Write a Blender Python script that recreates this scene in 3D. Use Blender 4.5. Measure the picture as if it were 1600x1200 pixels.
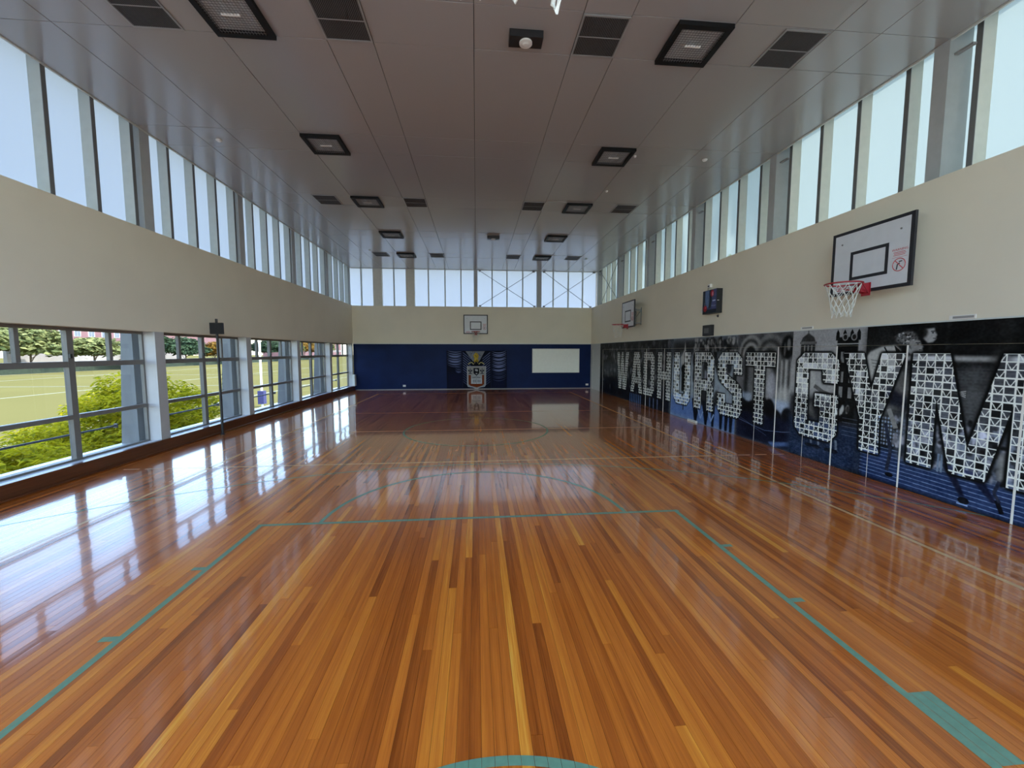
import bpy, math, random
import numpy as np
from mathutils import Vector, Matrix
for o in list(bpy.data.objects): bpy.data.objects.remove(o)
S = bpy.context.scene; COL = S.collection; R = math.radians; PI = math.pi
random.seed(7); RNG = np.random.RandomState(5)

# ------------------------------------------------------------------ camera
cd = bpy.data.cameras.new('camera'); cam = bpy.data.objects.new('camera', cd); COL.objects.link(cam)
cd.sensor_width = 36; cd.lens = 634.7/1600*36; cd.clip_start = .02; cd.clip_end = 900
cam.location = (0, 0, 1.97); cam.rotation_euler = (R(90-4.599), 0, R(-5.036)); S.camera = cam
# ------------------------------------------------------------------ world, sun, exposure
W = bpy.data.worlds.new('sky'); S.world = W; W.use_nodes = True
wn = W.node_tree.nodes; wl = W.node_tree.links
sk = wn.new('ShaderNodeTexSky'); sk.sky_type = 'NISHITA'; sk.sun_disc = False
sk.sun_elevation = R(52); sk.sun_rotation = R(100); sk.air_density = 1.0; sk.dust_density = .7; sk.ozone_density = 1.0
bg = wn['Background']; bg.inputs[1].default_value = .62
wl.new(sk.outputs[0], bg.inputs[0])
sd = bpy.data.lights.new('sun', 'SUN'); sd.energy = 4.2; sd.angle = R(.6); sd.color = (1, .96, .88)
sun = bpy.data.objects.new('sun', sd); COL.objects.link(sun)
sun.rotation_euler = Vector((-.60, .16, -.78)).to_track_quat('-Z', 'Y').to_euler()
vs = S.view_settings; vs.view_transform = 'Standard'; vs.look = 'None'; vs.gamma = 1; vs.use_curve_mapping = False
vs.exposure = .90

# ------------------------------------------------------------------ helpers
def link(o, parent=None):
    COL.objects.link(o)
    if parent: o.parent = parent
    return o
def tag(o, label=None, cat=None, group=None, kind=None):
    for k, v in (('label', label), ('category', cat), ('group', group), ('kind', kind)):
        if v: o[k] = v
    return o
def empty(name, loc=(0, 0, 0), rz=0):
    o = bpy.data.objects.new(name, None); o.location = loc; o.rotation_euler = (0, 0, rz); o.empty_display_size = .1
    return link(o)
class MB:
    def __init__(s): s.v = []; s.f = []
    def add(s, v, f):
        n = len(s.v); s.v += [tuple(p) for p in v]; s.f += [tuple(i+n for i in q) for q in f]
    def box(s, x0, x1, y0, y1, z0, z1):
        s.add([(x0,y0,z0),(x1,y0,z0),(x1,y1,z0),(x0,y1,z0),(x0,y0,z1),(x1,y0,z1),(x1,y1,z1),(x0,y1,z1)],
              [(0,3,2,1),(4,5,6,7),(0,1,5,4),(1,2,6,5),(2,3,7,6),(3,0,4,7)]); return s
    def tube(s, pts, r, n=6, closed=False, cap=True):
        pts = [Vector(p) for p in pts]; rings = []; N = len(pts)
        for i, p in enumerate(pts):
            a = pts[(i-1) % N] if (closed or i > 0) else p; b = pts[(i+1) % N] if (closed or i < N-1) else p
            t = (b-a).normalized(); u = t.cross(Vector((0,0,1)))
            if u.length < .05: u = t.cross(Vector((1,0,0)))
            u.normalize(); w = t.cross(u)
            rr = r[i] if isinstance(r, (list, tuple)) else r
            rings.append([p+(u*math.cos(2*PI*k/n)+w*math.sin(2*PI*k/n))*rr for k in range(n)])
        v = [q for g in rings for q in g]; f = []
        for i in range(N if closed else N-1):
            j = (i+1) % N
            for k in range(n): f.append((i*n+k, i*n+(k+1) % n, j*n+(k+1) % n, j*n+k))
        if cap and not closed: f.append(tuple(range(n))); f.append(tuple((N-1)*n+k for k in range(n-1, -1, -1)))
        s.add(v, f); return s
    def lathe(s, prof, c=(0,0,0), n=24):
        v = []; f = []; M = len(prof)
        for (r, z) in prof:
            for k in range(n): v.append((c[0]+r*math.cos(2*PI*k/n), c[1]+r*math.sin(2*PI*k/n), c[2]+z))
        for i in range(M-1):
            for k in range(n): f.append((i*n+k, i*n+(k+1) % n, (i+1)*n+(k+1) % n, (i+1)*n+k))
        s.add(v, f); return s
    def build(s, name, mat, parent=None, smooth=False):
        me = bpy.data.meshes.new(name); me.from_pydata(s.v, [], s.f); me.materials.append(mat)
        if smooth: me.shade_smooth()
        me.update(); o = bpy.data.objects.new(name, me); return link(o, parent)
_c = {}
def bx(name, mat, parent, x0, x1, y0, y1, z0, z1, bev=0, kind=None):
    """one box object, its origin at its centre; alike boxes share a mesh"""
    d = (round(x1-x0, 4), round(y1-y0, 4), round(z1-z0, 4)); k = (d, mat.name, bev)
    if k not in _c:
        a, b, c = d[0]/2, d[1]/2, d[2]/2
        if bev:
            t = bev; v = []; 
            import bmesh
            bm = bmesh.new(); bmesh.ops.create_cube(bm, size=1)
            for q in bm.verts: q.co = Vector((q.co.x*d[0], q.co.y*d[1], q.co.z*d[2]))
            bmesh.ops.bevel(bm, geom=bm.edges[:], offset=t, segments=1, affect='EDGES', profile=.5)
            me = bpy.data.meshes.new(name); bm.to_mesh(me); bm.free(); me.materials.append(mat)
        else:
            m = MB().box(-a, a, -b, b, -c, c); me = bpy.data.meshes.new(name); me.from_pydata(m.v, [], m.f); me.materials.append(mat)
        _c[k] = me
    o = bpy.data.objects.new(name, _c[k]); o.location = ((x0+x1)/2, (y0+y1)/2, (z0+z1)/2)
    link(o)
    if parent: o.parent = parent
    if kind: o['kind'] = kind
    return o
def copy_tree(o, parent=None):
    c = o.copy(); COL.objects.link(c)
    if parent: c.parent = parent
    for ch in list(o.children): copy_tree(ch, c)
    return c

# ------------------------------------------------------------------ materials
def mat(name, col, rough=.5, metal=0, spec=.5, noise=0, nscale=8, bump=0, bscale=40, stretch=(1,1,1), rnoise=0):
    m = bpy.data.materials.new(name); m.use_nodes = True; n = m.node_tree.nodes; l = m.node_tree.links
    p = n['Principled BSDF']; p.inputs['Base Color'].default_value = (*col, 1); p.inputs['Roughness'].default_value = rough
    p.inputs['Metallic'].default_value = metal; p.inputs['Specular IOR Level'].default_value = spec
    if noise or bump or rnoise:
        tc = n.new('ShaderNodeTexCoord'); mp = n.new('ShaderNodeMapping'); mp.inputs['Scale'].default_value = stretch
        l.new(tc.outputs['Object'], mp.inputs[0])
    if noise or rnoise:
        t = n.new('ShaderNodeTexNoise'); t.inputs['Scale'].default_value = nscale; t.inputs['Detail'].default_value = 6
        l.new(mp.outputs[0], t.inputs[0])
    if noise:
        r = n.new('ShaderNodeMapRange'); r.inputs[1].default_value = .25; r.inputs[2].default_value = .75
        r.inputs[3].default_value = 1-noise; r.inputs[4].default_value = 1+noise
        x = n.new('ShaderNodeVectorMath'); x.operation = 'SCALE'; x.inputs[0].default_value = col
        l.new(t.outputs[0], r.inputs[0]); l.new(r.outputs[0], x.inputs['Scale']); l.new(x.outputs[0], p.inputs['Base Color'])
    if rnoise:
        r = n.new('ShaderNodeMapRange'); r.inputs[1].default_value = .3; r.inputs[2].default_value = .7
        r.inputs[3].default_value = rough-rnoise; r.inputs[4].default_value = rough+rnoise
        l.new(t.outputs[0], r.inputs[0]); l.new(r.outputs[0], p.inputs['Roughness'])
    if bump:
        t2 = n.new('ShaderNodeTexNoise'); t2.inputs['Scale'].default_value = bscale; t2.inputs['Detail'].default_value = 4
        b = n.new('ShaderNodeBump'); b.inputs['Strength'].default_value = bump; b.inputs['Distance'].default_value = .01
        l.new(mp.outputs[0], t2.inputs[0]); l.new(t2.outputs[0], b.inputs['Height']); l.new(b.outputs[0], p.inputs['Normal'])
    return m
M = {}
M['cream'] = mat('cream_paint', (.76, .69, .55), .75, noise=.035, nscale=1.2, bump=.08, bscale=90)
M['blue'] = mat('navy_gloss_paint', (.004, .013, .062), .5, spec=.12, noise=.2, nscale=1.5)
M['ceil'] = mat('grey_ceiling_panel', (.36, .335, .32), .20, spec=.85)
M['ceildark'] = mat('ceiling_void', (.01, .01, .01), .9)
M['white_trim'] = mat('white_trim', (.62, .62, .58), .4)
M['mull'] = mat('grey_mullion', (.50, .53, .50), .4, noise=.05)
M['mullc'] = mat('cream_mullion', (.66, .63, .54), .4, noise=.05)
M['post'] = mat('painted_steel_post', (.42, .43, .43), .5, noise=.05)
M['column'] = mat('painted_column', (.46, .45, .45), .5, noise=.05, nscale=4)
M['frame'] = mat('bronze_grey_window_frame', (.17, .16, .148), .4, spec=.3, noise=.06)
M['timber'] = mat('dark_timber_skirting', (.105, .032, .012), .28, noise=.35, nscale=5, stretch=(8, .35, 8))
M['sub'] = mat('subfloor', (.02, .008, .004), .8)
M['sill'] = mat('white_window_sill', (.75, .77, .80), .25)
M['conc'] = mat('grey_concrete_pillar', (.17, .172, .178), .7, noise=.18, nscale=3, stretch=(2, 2, .5))
M['rail'] = mat('dark_steel_rail', (.10, .10, .11), .4, metal=.6)
M['black'] = mat('black_plastic', (.012, .012, .014), .45)
M['blackframe'] = mat('black_steel_frame', (.008, .008, .009), .55, spec=.2)
M['whitepl'] = mat('white_plastic', (.78, .75, .70), .4)
M['board'] = mat('backboard_white', (.66, .67, .69), .5, noise=.05, nscale=6)
M['boardblack'] = mat('backboard_black', (.015, .015, .02), .5)
M['red'] = mat('red_rim_steel', (.34, .015, .025), .4)
M['redprint'] = mat('red_print', (.55, .09, .10), .6)
M['cord'] = mat('white_net_cord', (.66, .65, .58), .8)
M['steel'] = mat('dark_bracket_steel', (.22, .22, .22), .5, metal=.5)
M['grille'] = mat('dark_vent_mesh', (.11, .105, .105), .6)
M['ventframe'] = mat('vent_frame_grey', (.30, .29, .28), .45)
M['screen'] = mat('off_white_screen', (.86, .86, .78), .6, noise=.03)
M['exteriorwall'] = mat('exterior_render', (.45, .44, .40), .8)
M['green'] = mat('green_court_paint', (.16, .30, .19), .16, noise=.12, nscale=20)
M['cline'] = mat('cream_court_paint', (.80, .47, .20), .16, noise=.1, nscale=20)
M['wline'] = mat('pale_court_paint', (.66, .45, .29), .16, noise=.1, nscale=20)
M['lens'] = mat('lamp_reflector', (.62, .64, .64), .3, metal=.35)
M['cable'] = mat('bracing_cable', (.20, .20, .20), .5)
M['leafcard'] = mat('lime_leaf', (.45, .60, .05), .6)

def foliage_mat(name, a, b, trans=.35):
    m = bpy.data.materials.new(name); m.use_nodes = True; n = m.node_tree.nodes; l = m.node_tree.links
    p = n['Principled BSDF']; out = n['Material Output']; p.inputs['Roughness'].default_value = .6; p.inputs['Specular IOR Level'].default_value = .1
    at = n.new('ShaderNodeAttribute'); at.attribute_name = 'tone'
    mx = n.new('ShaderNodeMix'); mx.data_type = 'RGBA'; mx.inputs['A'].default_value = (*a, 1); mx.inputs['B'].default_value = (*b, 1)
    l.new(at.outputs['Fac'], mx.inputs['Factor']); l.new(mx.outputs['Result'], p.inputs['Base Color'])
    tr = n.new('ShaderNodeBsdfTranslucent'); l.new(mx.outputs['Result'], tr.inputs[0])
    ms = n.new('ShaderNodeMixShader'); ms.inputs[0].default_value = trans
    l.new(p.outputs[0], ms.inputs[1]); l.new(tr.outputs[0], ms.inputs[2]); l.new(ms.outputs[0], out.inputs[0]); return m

def frosted(name, col):
    m = bpy.data.materials.new(name); m.use_nodes = True; n = m.node_tree.nodes; l = m.node_tree.links
    n.remove(n['Principled BSDF']); out = n['Material Output']
    t = n.new('ShaderNodeBsdfTranslucent'); t.inputs[0].default_value = (*col, 1)
    d = n.new('ShaderNodeBsdfDiffuse'); d.inputs[0].default_value = (.6, .62, .62, 1)
    a = n.new('ShaderNodeMixShader'); a.inputs[0].default_value = .12
    l.new(t.outputs[0], a.inputs[1]); l.new(d.outputs[0], a.inputs[2])
    l.new(a.outputs[0], out.inputs[0]); return m
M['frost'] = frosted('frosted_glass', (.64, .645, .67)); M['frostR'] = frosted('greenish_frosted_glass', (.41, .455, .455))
def clearglass(name):
    m = bpy.data.materials.new(name); m.use_nodes = True; n = m.node_tree.nodes; l = m.node_tree.links
    n.remove(n['Principled BSDF']); out = n['Material Output']
    t = n.new('ShaderNodeBsdfTransparent'); t.inputs[0].default_value = (.93, .95, .95, 1)
    g = n.new('ShaderNodeBsdfGlossy'); g.inputs['Roughness'].default_value = .01
    lw = n.new('ShaderNodeLayerWeight'); lw.inputs[0].default_value = .5
    pw = n.new('ShaderNodeMath'); pw.operation = 'POWER'; pw.inputs[1].default_value = 5; l.new(lw.outputs['Facing'], pw.inputs[0])
    mr = n.new('ShaderNodeMapRange'); mr.inputs[3].default_value = .02; mr.inputs[4].default_value = .7; l.new(pw.outputs[0], mr.inputs[0])
    a = n.new('ShaderNodeMixShader'); l.new(mr.outputs[0], a.inputs[0]); l.new(t.outputs[0], a.inputs[1]); l.new(g.outputs[0], a.inputs[2])
    l.new(a.outputs[0], out.inputs[0]); return m
M['glass'] = clearglass('clear_glass')

def wood_mat():
    m = bpy.data.materials.new('polished_hardwood_board'); m.use_nodes = True; n = m.node_tree.nodes; l = m.node_tree.links
    p = n['Principled BSDF']
    at = n.new('ShaderNodeAttribute'); at.attribute_name = 'tone'
    geo = n.new('ShaderNodeNewGeometry'); sx = n.new('ShaderNodeSeparateXYZ'); l.new(geo.outputs['Position'], sx.inputs[0])
    def math_(op, a, b):
        k = n.new('ShaderNodeMath'); k.operation = op
        for i, v in enumerate((a, b)):
            if isinstance(v, (int, float)): k.inputs[i].default_value = v
            else: l.new(v, k.inputs[i])
        return k.outputs[0]
    cv = n.new('ShaderNodeCombineXYZ')
    l.new(math_('MULTIPLY', sx.outputs[0], 1.0), cv.inputs[0]); l.new(math_('MULTIPLY', sx.outputs[1], .022), cv.inputs[1])
    l.new(math_('MULTIPLY', at.outputs['Fac'], 91.7), cv.inputs[2])
    n1 = n.new('ShaderNodeTexNoise'); n1.inputs['Scale'].default_value = 150; n1.inputs['Detail'].default_value = 5; n1.inputs['Distortion'].default_value = .6
    l.new(cv.outputs[0], n1.inputs[0])
    n2 = n.new('ShaderNodeTexNoise'); n2.inputs['Scale'].default_value = 28; n2.inputs['Detail'].default_value = 3
    l.new(cv.outputs[0], n2.inputs[0])
    cr = n.new('ShaderNodeValToRGB'); e = cr.color_ramp; e.elements[0].position = 0; e.elements[0].color = (.23, .046, .006, 1)
    e.elements[1].position = 1; e.elements[1].color = (.90, .42, .06, 1)
    for pos, c in ((.3, (.46, .105, .012, 1)), (.6, (.66, .172, .019, 1)), (.82, (.78, .245, .025, 1)), (.93, (.90, .34, .038, 1))):
        k = e.elements.new(pos); k.color = c
    tt = math_('ADD', at.outputs['Fac'], math_('MULTIPLY', math_('SUBTRACT', n2.outputs[0], .5), .65))
    tt = math_('ADD', tt, math_('MULTIPLY', math_('SUBTRACT', n1.outputs[0], .5), .55))
    l.new(tt, cr.inputs[0]); l.new(cr.outputs[0], p.inputs['Base Color'])
    p.inputs['Roughness'].default_value = .2; p.inputs['Specular IOR Level'].default_value = .35
    p.inputs['Coat Weight'].default_value = 1; p.inputs['Coat IOR'].default_value = 1.4
    p.inputs['Coat Roughness'].default_value = .055
    # slight waviness of the varnish along each board
    cw = n.new('ShaderNodeCombineXYZ'); l.new(math_('MULTIPLY', sx.outputs[0], 14), cw.inputs[0]); l.new(math_('MULTIPLY', sx.outputs[1], 1.6), cw.inputs[1])
    l.new(math_('MULTIPLY', at.outputs['Fac'], 31), cw.inputs[2])
    n3 = n.new('ShaderNodeTexNoise'); n3.inputs['Scale'].default_value = 1; n3.inputs['Detail'].default_value = 2; l.new(cw.outputs[0], n3.inputs[0])
    b = n.new('ShaderNodeBump'); b.inputs['Strength'].default_value = .25; b.inputs['Distance'].default_value = .0012
    l.new(n3.outputs[0], b.inputs['Height']); l.new(b.outputs[0], p.inputs['Coat Normal'])
    return m
M['wood'] = wood_mat()

# ------------------------------------------------------------------ flat print canvas (pixels drawn by code)
class Canvas:
    def __init__(s, u0, u1, v0, v1, ppm, col=(0,0,0)):
        s.u0, s.v0, s.p = u0, v0, ppm; s.W = int((u1-u0)*ppm); s.H = int((v1-v0)*ppm); s.u1, s.v1 = u1, v1
        s.a = np.zeros((s.H, s.W, 3), np.float32) + np.array(col, np.float32)
    def pu(s, u): return (u-s.u0)*s.p
    def pv(s, v): return (v-s.v0)*s.p
    def box_idx(s, us, vs, pad=0):
        x0 = max(0, int(min(us)-pad)); x1 = min(s.W, int(max(us)+pad)+2); y0 = max(0, int(min(vs)-pad)); y1 = min(s.H, int(max(vs)+pad)+2)
        return x0, x1, y0, y1
    def mask(s, pts, pad=0):
        us = [s.pu(p[0]) for p in pts]; vs = [s.pv(p[1]) for p in pts]; x0, x1, y0, y1 = s.box_idx(us, vs, pad)
        if x1 <= x0 or y1 <= y0: return None
        acc = np.zeros((y1-y0, x1-x0), np.float32)
        for dx, dy in ((.25, .25), (.75, .25), (.25, .75), (.75, .75)):
            X, Y = np.meshgrid(np.arange(x0, x1)+dx, np.arange(y0, y1)+dy); ins = np.zeros(X.shape, bool); n = len(pts)
            for i in range(n):
                xa, ya, xb, yb = us[i], vs[i], us[(i+1) % n], vs[(i+1) % n]
                if ya == yb: continue
                c = ((ya > Y) != (yb > Y)) & (X < (xb-xa)*(Y-ya)/(yb-ya)+xa); ins ^= c
            acc += ins*.25
        return acc, x0, x1, y0, y1
    @staticmethod
    def blur(m, r):
        r = int(r)
        if r < 1: return m
        for _ in range(2):
            for ax in (0, 1):
                k = np.ones(2*r+1)/(2*r+1); m = np.apply_along_axis(lambda q: np.convolve(q, k, 'same'), ax, m)
        return m
    def put(s, mk, col, al=1):
        if mk is None: return
        m, x0, x1, y0, y1 = mk; m = (m*al)[..., None]; s.a[y0:y1, x0:x1] = s.a[y0:y1, x0:x1]*(1-m)+np.array(col, np.float32)*m
    def poly(s, pts, col, al=1, soft=0):
        mk = s.mask(pts, soft*3)
        if mk is None: return
        if soft: mk = (s.blur(mk[0], soft),)+mk[1:]
        s.put(mk, col, al)
    def rect(s, u0, u1, v0, v1, col, al=1, soft=0): s.poly([(u0,v0),(u1,v0),(u1,v1),(u0,v1)], col, al, soft)
    def ell(s, u, v, ru, rv, col, al=1, soft=0, n=20): s.poly([(u+ru*math.cos(2*PI*k/n), v+rv*math.sin(2*PI*k/n)) for k in range(n)], col, al, soft)
    def line(s, pts, w, col, al=1):
        for (a, b), (c, d) in zip(pts[:-1], pts[1:]):
            L = math.hypot(c-a, d-b)
            if L < 1e-6: continue
            nx, ny = -(d-b)/L*w/2, (c-a)/L*w/2
            s.poly([(a+nx,b+ny),(c+nx,d+ny),(c-nx,d-ny),(a-nx,b-ny)], col, al)
    def grain(s, u0, u1, v0, v1, amp, cell=(.03,.03), tint=(1,1,1.06)):
        x0, x1, y0, y1 = s.box_idx([s.pu(u0), s.pu(u1)], [s.pv(v0), s.pv(v1)])
        h, w = y1-y0, x1-x0; gh, gw = max(2, int(h/(cell[1]*s.p))+2), max(2, int(w/(cell[0]*s.p))+2)
        g = RNG.rand(gh, gw); yy = np.linspace(0, gh-1.001, h); xx = np.linspace(0, gw-1.001, w); yi = yy.astype(int); xi = xx.astype(int)
        fy = (yy-yi)[:, None]; fx = (xx-xi)[None]
        v = (g[yi][:, xi]*(1-fy)*(1-fx)+g[yi+1][:, xi]*fy*(1-fx)+g[yi][:, xi+1]*(1-fy)*fx+g[yi+1][:, xi+1]*fy*fx)-.5
        s.a[y0:y1, x0:x1] += (v*2*amp)[..., None]*np.array(tint)
    def image(s, name):
        im = bpy.data.images.new(name, s.W, s.H, alpha=False); px = np.ones((s.H, s.W, 4), np.float32); px[..., :3] = np.clip(s.a, 0, 1)
        im.pixels.foreach_set(px.ravel()); im.update(); im.pack(); return im
def print_mat(name, im, rough=.35):
    m = bpy.data.materials.new(name); m.use_nodes = True; n = m.node_tree.nodes; l = m.node_tree.links
    t = n.new('ShaderNodeTexImage'); t.image = im; t.extension = 'EXTEND'; p = n['Principled BSDF']; l.new(t.outputs[0], p.inputs['Base Color'])
    p.inputs['Roughness'].default_value = rough; p.inputs['Specular IOR Level'].default_value = .10; return m
def uv_box(o, fn):
    """print coordinates for a box panel: fn(world x, y, z) -> (u, v)"""
    me = o.data; uv = me.uv_layers.new(name='print')
    for lp in me.loops:
        c = me.vertices[lp.vertex_index].co + o.location; uv.data[lp.index].uv = fn(c.x, c.y, c.z)

# ================================================================== ROOM SHELL
XL, XR, Y0, Y1, ZC = -6.2, 6.1, -1.15, 21.25, 6.12
BAND0, BAND1 = 2.35, 4.28
POSTS = [-.79, 2.35, 5.47, 8.62, 11.78, 14.93, 18.08, 21.2]
floor = bx('floor', M['sub'], None, XL-.5, XR+.8, Y0-.3, Y1+.35, -.22, -.017, kind='structure')

# ---- floor boards
BW = .0635; cols = int(round((XR-XL)/BW)); BW = (XR-XL)/cols
fw_ = Vector((math.sin(R(5.036))*math.cos(R(4.6)), math.cos(R(5.036))*math.cos(R(4.6)), -math.sin(R(4.6))))
rt_ = Vector((math.cos(R(5.036)), -math.sin(R(5.036)), 0)); up_ = rt_.cross(fw_)
boards = []
for c in range(cols):
    y = Y0 - random.random()*2.5
    while y < Y1:
        L = random.choice((1.2, 1.8, 2.4, 3.0, 3.6, 4.2))*random.uniform(.85, 1.15)
        a, b = max(y, Y0), min(y+L, Y1); y += L
        if b-a < .05: continue
        x = XL+(c+.5)*BW; sc = 0; t = a
        while t < b:
            v = Vector((x, t, -1.97)); d = v.dot(fw_)
            if d > .1 and abs(v.dot(rt_)/d) < 1.27 and abs(v.dot(up_)/d) < .95: sc += 1/d**3
            t += .3
        boards.append([sc, c, a, b, min(.97, max(.02, random.gauss(.48, .17))), random.uniform(-1, 1)])
boards.sort(key=lambda q: -q[0])
def board_geo(q):
    _, c, a, b, tone, tilt = q; g = .0007; x0 = XL+c*BW+g; x1 = x0+BW-2*g; a += g; b -= g; t = tilt*.00016
    return [(x0,a,-.018),(x1,a,-.018),(x1,b,-.018),(x0,b,-.018),(x0,a,t),(x1,a,-t),(x1,b,-t),(x0,b,t)], \
           [(4,5,6,7),(0,1,5,4),(1,2,6,5),(2,3,7,6),(3,0,4,7)]
def board_obj(name, qs):
    V = []; F = []; T = []
    for q in qs:
        v, f = board_geo(q); n = len(V); V += v; F += [tuple(i+n for i in k) for k in f]; T += [q[4]]*8
    me = bpy.data.meshes.new(name); me.from_pydata(V, [], F); me.materials.append(M['wood'])
    at = me.attributes.new('tone', 'FLOAT', 'POINT'); at.data.foreach_set('value', T)
    return link(bpy.data.objects.new(name, me), floor)
floor.location = floor.location
bpy.context.view_layer.update()
def keep(o, p):
    o.parent = p; o.matrix_parent_inverse = Matrix.Translation(p.location).inverted()
for q in boards[:300]: keep(board_obj('floor_board', [q]), floor)
o = board_obj('floor_boards_beyond', boards[300:]); keep(o, floor); o['kind'] = 'stuff'

# ---- court lines, cut at the board joints
LZ0, LZ1 = -.0004, .0009
def court_line(name, m, fn, label=None):
    """fn(x) -> list of (ylo, yhi) covered at x; built board by board"""
    V = []; F = []
    for c in range(cols):
        xa = XL+c*BW+.0009; xb = XL+(c+1)*BW-.0009; K = 3
        xs = [xa+(xb-xa)*k/K for k in range(K+1)]
        for k in range(K):
            A, B = fn(xs[k]), fn(xs[k+1])
            if len(A) != len(B) or not A:
                A = A if len(A) > len(B) else B
                Cc = fn((xs[k]+xs[k+1])/2)
                if len(Cc) != len(A): continue
                A = B = Cc
            for (a0, a1), (b0, b1) in zip(A, B):
                n = len(V); V += [(xs[k],a0,LZ1),(xs[k+1],b0,LZ1),(xs[k+1],b1,LZ1),(xs[k],a1,LZ1)]; F.append((n,n+1,n+2,n+3))
    me = bpy.data.meshes.new(name); me.from_pydata(V, [], F); me.materials.append(m)
    o = link(bpy.data.objects.new(name, me)); keep(o, floor)
    if label: o['label'] = label
    return o
def span(x0, x1, y0, y1): return lambda x: [(y0, y1)] if x0 <= x <= x1 else []
def strip(name, m, x0, x1, y0, y1):   # straight line along the boards
    V = []; F = []; g = .0009; c0 = int((x0-XL)/BW); c1 = int((x1-XL)/BW)
    for c in range(c0, c1+1):
        a = max(x0, XL+c*BW+g); b = min(x1, XL+(c+1)*BW-g)
        if b <= a: continue
        n = len(V); V += [(a,y0,LZ1),(b,y0,LZ1),(b,y1,LZ1),(a,y1,LZ1)]; F.append((n,n+1,n+2,n+3))
    me = bpy.data.meshes.new(name); me.from_pydata(V, [], F); me.materials.append(m)
    o = link(bpy.data.objects.new(name, me)); keep(o, floor); return o
def ring(cx, cy, r, w, half=0):
    def fn(x):
        d = abs(x-cx); ro = r+w/2; ri = r-w/2
        if d >= ro: return []
        yo = math.sqrt(ro*ro-d*d); yi = math.sqrt(max(0, ri*ri-d*d))
        if d >= ri: yi = 0
        return [(cy+yi, cy+yo)] if half else [(cy-yo, cy-yi), (cy+yi, cy+yo)]
    return fn
court_line('free_throw_line', M['green'], span(-2.475, 2.475, 4.675, 4.725))
for sx in (-1, 1):
    x = 2.45*sx; strip('key_side_line', M['green'], x-.025, x+.025, -1.1, 4.675)
    for ty in (3.78, 2.87):
        a, b = sorted((x+.026*sx, x+.13*sx)); strip('lane_tick', M['green'], a, b, ty-.025, ty+.025)
    a, b = sorted((x+.026*sx, x+.16*sx)); strip('lane_block', M['green'], a, b, 1.57, 1.99)
court_line('free_throw_arc', M['green'], ring(0, 4.73, 1.8, .05, 1))
court_line('centre_circle', M['green'], ring(0, 10.17, 1.78, .05))
court_line('goal_arc', M['green'], ring(0, -1.05, 8.05, .035, 1))
court_line('no_charge_arc', M['green'], ring(.08, .57, 1.235, .05, 1))
for sx in (-1, 1): strip('side_line', M['cline'], 4.52*sx-.025, 4.52*sx+.025, 1.17, 19.2)
court_line('attack_line', M['cline'], span(-4.55, 4.55, 7.17, 7.22))
court_line('attack_line', M['wline'], span(-4.5, 4.5, 13.17, 13.21))
court_line('halfway_line', M['wline'], span(-4.5, 4.5, 10.12, 10.165))
court_line('end_line', M['wline'], span(-4.5, 4.5, 19.17, 19.21))
for sx in (-1, 1):
    for k in range(4):
        a, b = sorted((sx*(4.62+k*.34), sx*(4.62+k*.34+.24))); court_line('attack_line_dash', M['wline'], span(a, b, 7.175, 7.215))

# ---- ceiling
ceiling = bx('ceiling', M['ceildark'], None, XL-.03, 6.36, Y0-.03, Y1+.05, ZC+.03, ZC+.405, kind='structure')
GX = [XL, -5.32, -4.66, -3.32, -1.96, -1.35, 0, 1.35, 1.96, 3.32, 4.66, 5.32, 6.33]
GY = [Y0]
for k in range(-1, 7): GY += [5.23+k*3.165*.9965-.0, 5.97+k*3.165*.9965]
GY = [g for g in GY if Y0 <= g < Y1] + [Y1+.02]
for i in range(len(GX)-1):
    for j in range(len(GY)-1):
        if GY[j+1]-GY[j] < .05: continue
        g = .004; dz = random.uniform(-.0015, .0015)
        o = bx('ceiling_panel', M['ceil'], None, GX[i]+g, GX[i+1]-g, GY[j]+g, GY[j+1]-g, ZC, ZC+.025, bev=.002)
        o.location.z += dz; o.rotation_euler = (random.uniform(-1, 1)*.0006, random.uniform(-1, 1)*.0006, 0)
        keep(o, ceiling)
for nm, x0, x1 in (('trim_1', XL-.03, XL-.004), ('trim_2', 6.335, 6.365)):
    bx(nm, M['white_trim'], None, x0, x1, Y0, Y1, ZC-.02, ZC+.028, kind='structure')
bx('trim_3', M['white_trim'], None, XL, 6.33, Y1+.025, Y1+.05, ZC-.02, ZC+.028, kind='structure')
bx('roof', M['exteriorwall'], None, XL-.8, 6.9, Y0-.6, Y1+.8, ZC+.41, ZC+.65, kind='structure')

# ---- walls
bx('wall_left', M['cream'], None, XL-.3, XL, Y0-.3, Y1+.3, BAND0, BAND1, kind='structure')
bx('wall_right', M['cream'], None, XR, XR+.60, Y0-.3, Y1+.3, -3.99, BAND1-.02, kind='structure')
wb = bx('wall_back', M['cream'], None, XL, XR, Y1, Y1+.3, BAND0, BAND1-.02, kind='structure')
wl_ = bx('wall_back_lower', M['blue'], None, XL, XR, Y1, Y1+.3, -.2, BAND0, kind='structure')
wf = bx('wall_front', M['cream'], None, XL-.3, XR+.55, Y0-.3, Y0, -.2, .05, kind='structure')   # low kerb under the added glazed end wall
bx('bounce_terrace', M['exteriorwall'], None, -14, 22, -30, Y0-.31, -.35, -.05, kind='structure')  # unseen pale slab, added to bounce daylight in through the glazed end
bx('wall_left_base', M['exteriorwall'], None, XL-.62, XL-.51, Y0-.3, Y1+.3, -3.99, .17, kind='structure')
bx('trim_4', M['white_trim'], None, XL, XR, Y1-.012, Y1, BAND0-.01, BAND0+.035, kind='structure')
bx('trim_5', M['white_trim'], None, XR-.012, XR, Y0, 19.5, BAND0, BAND0+.02, kind='structure')
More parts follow.
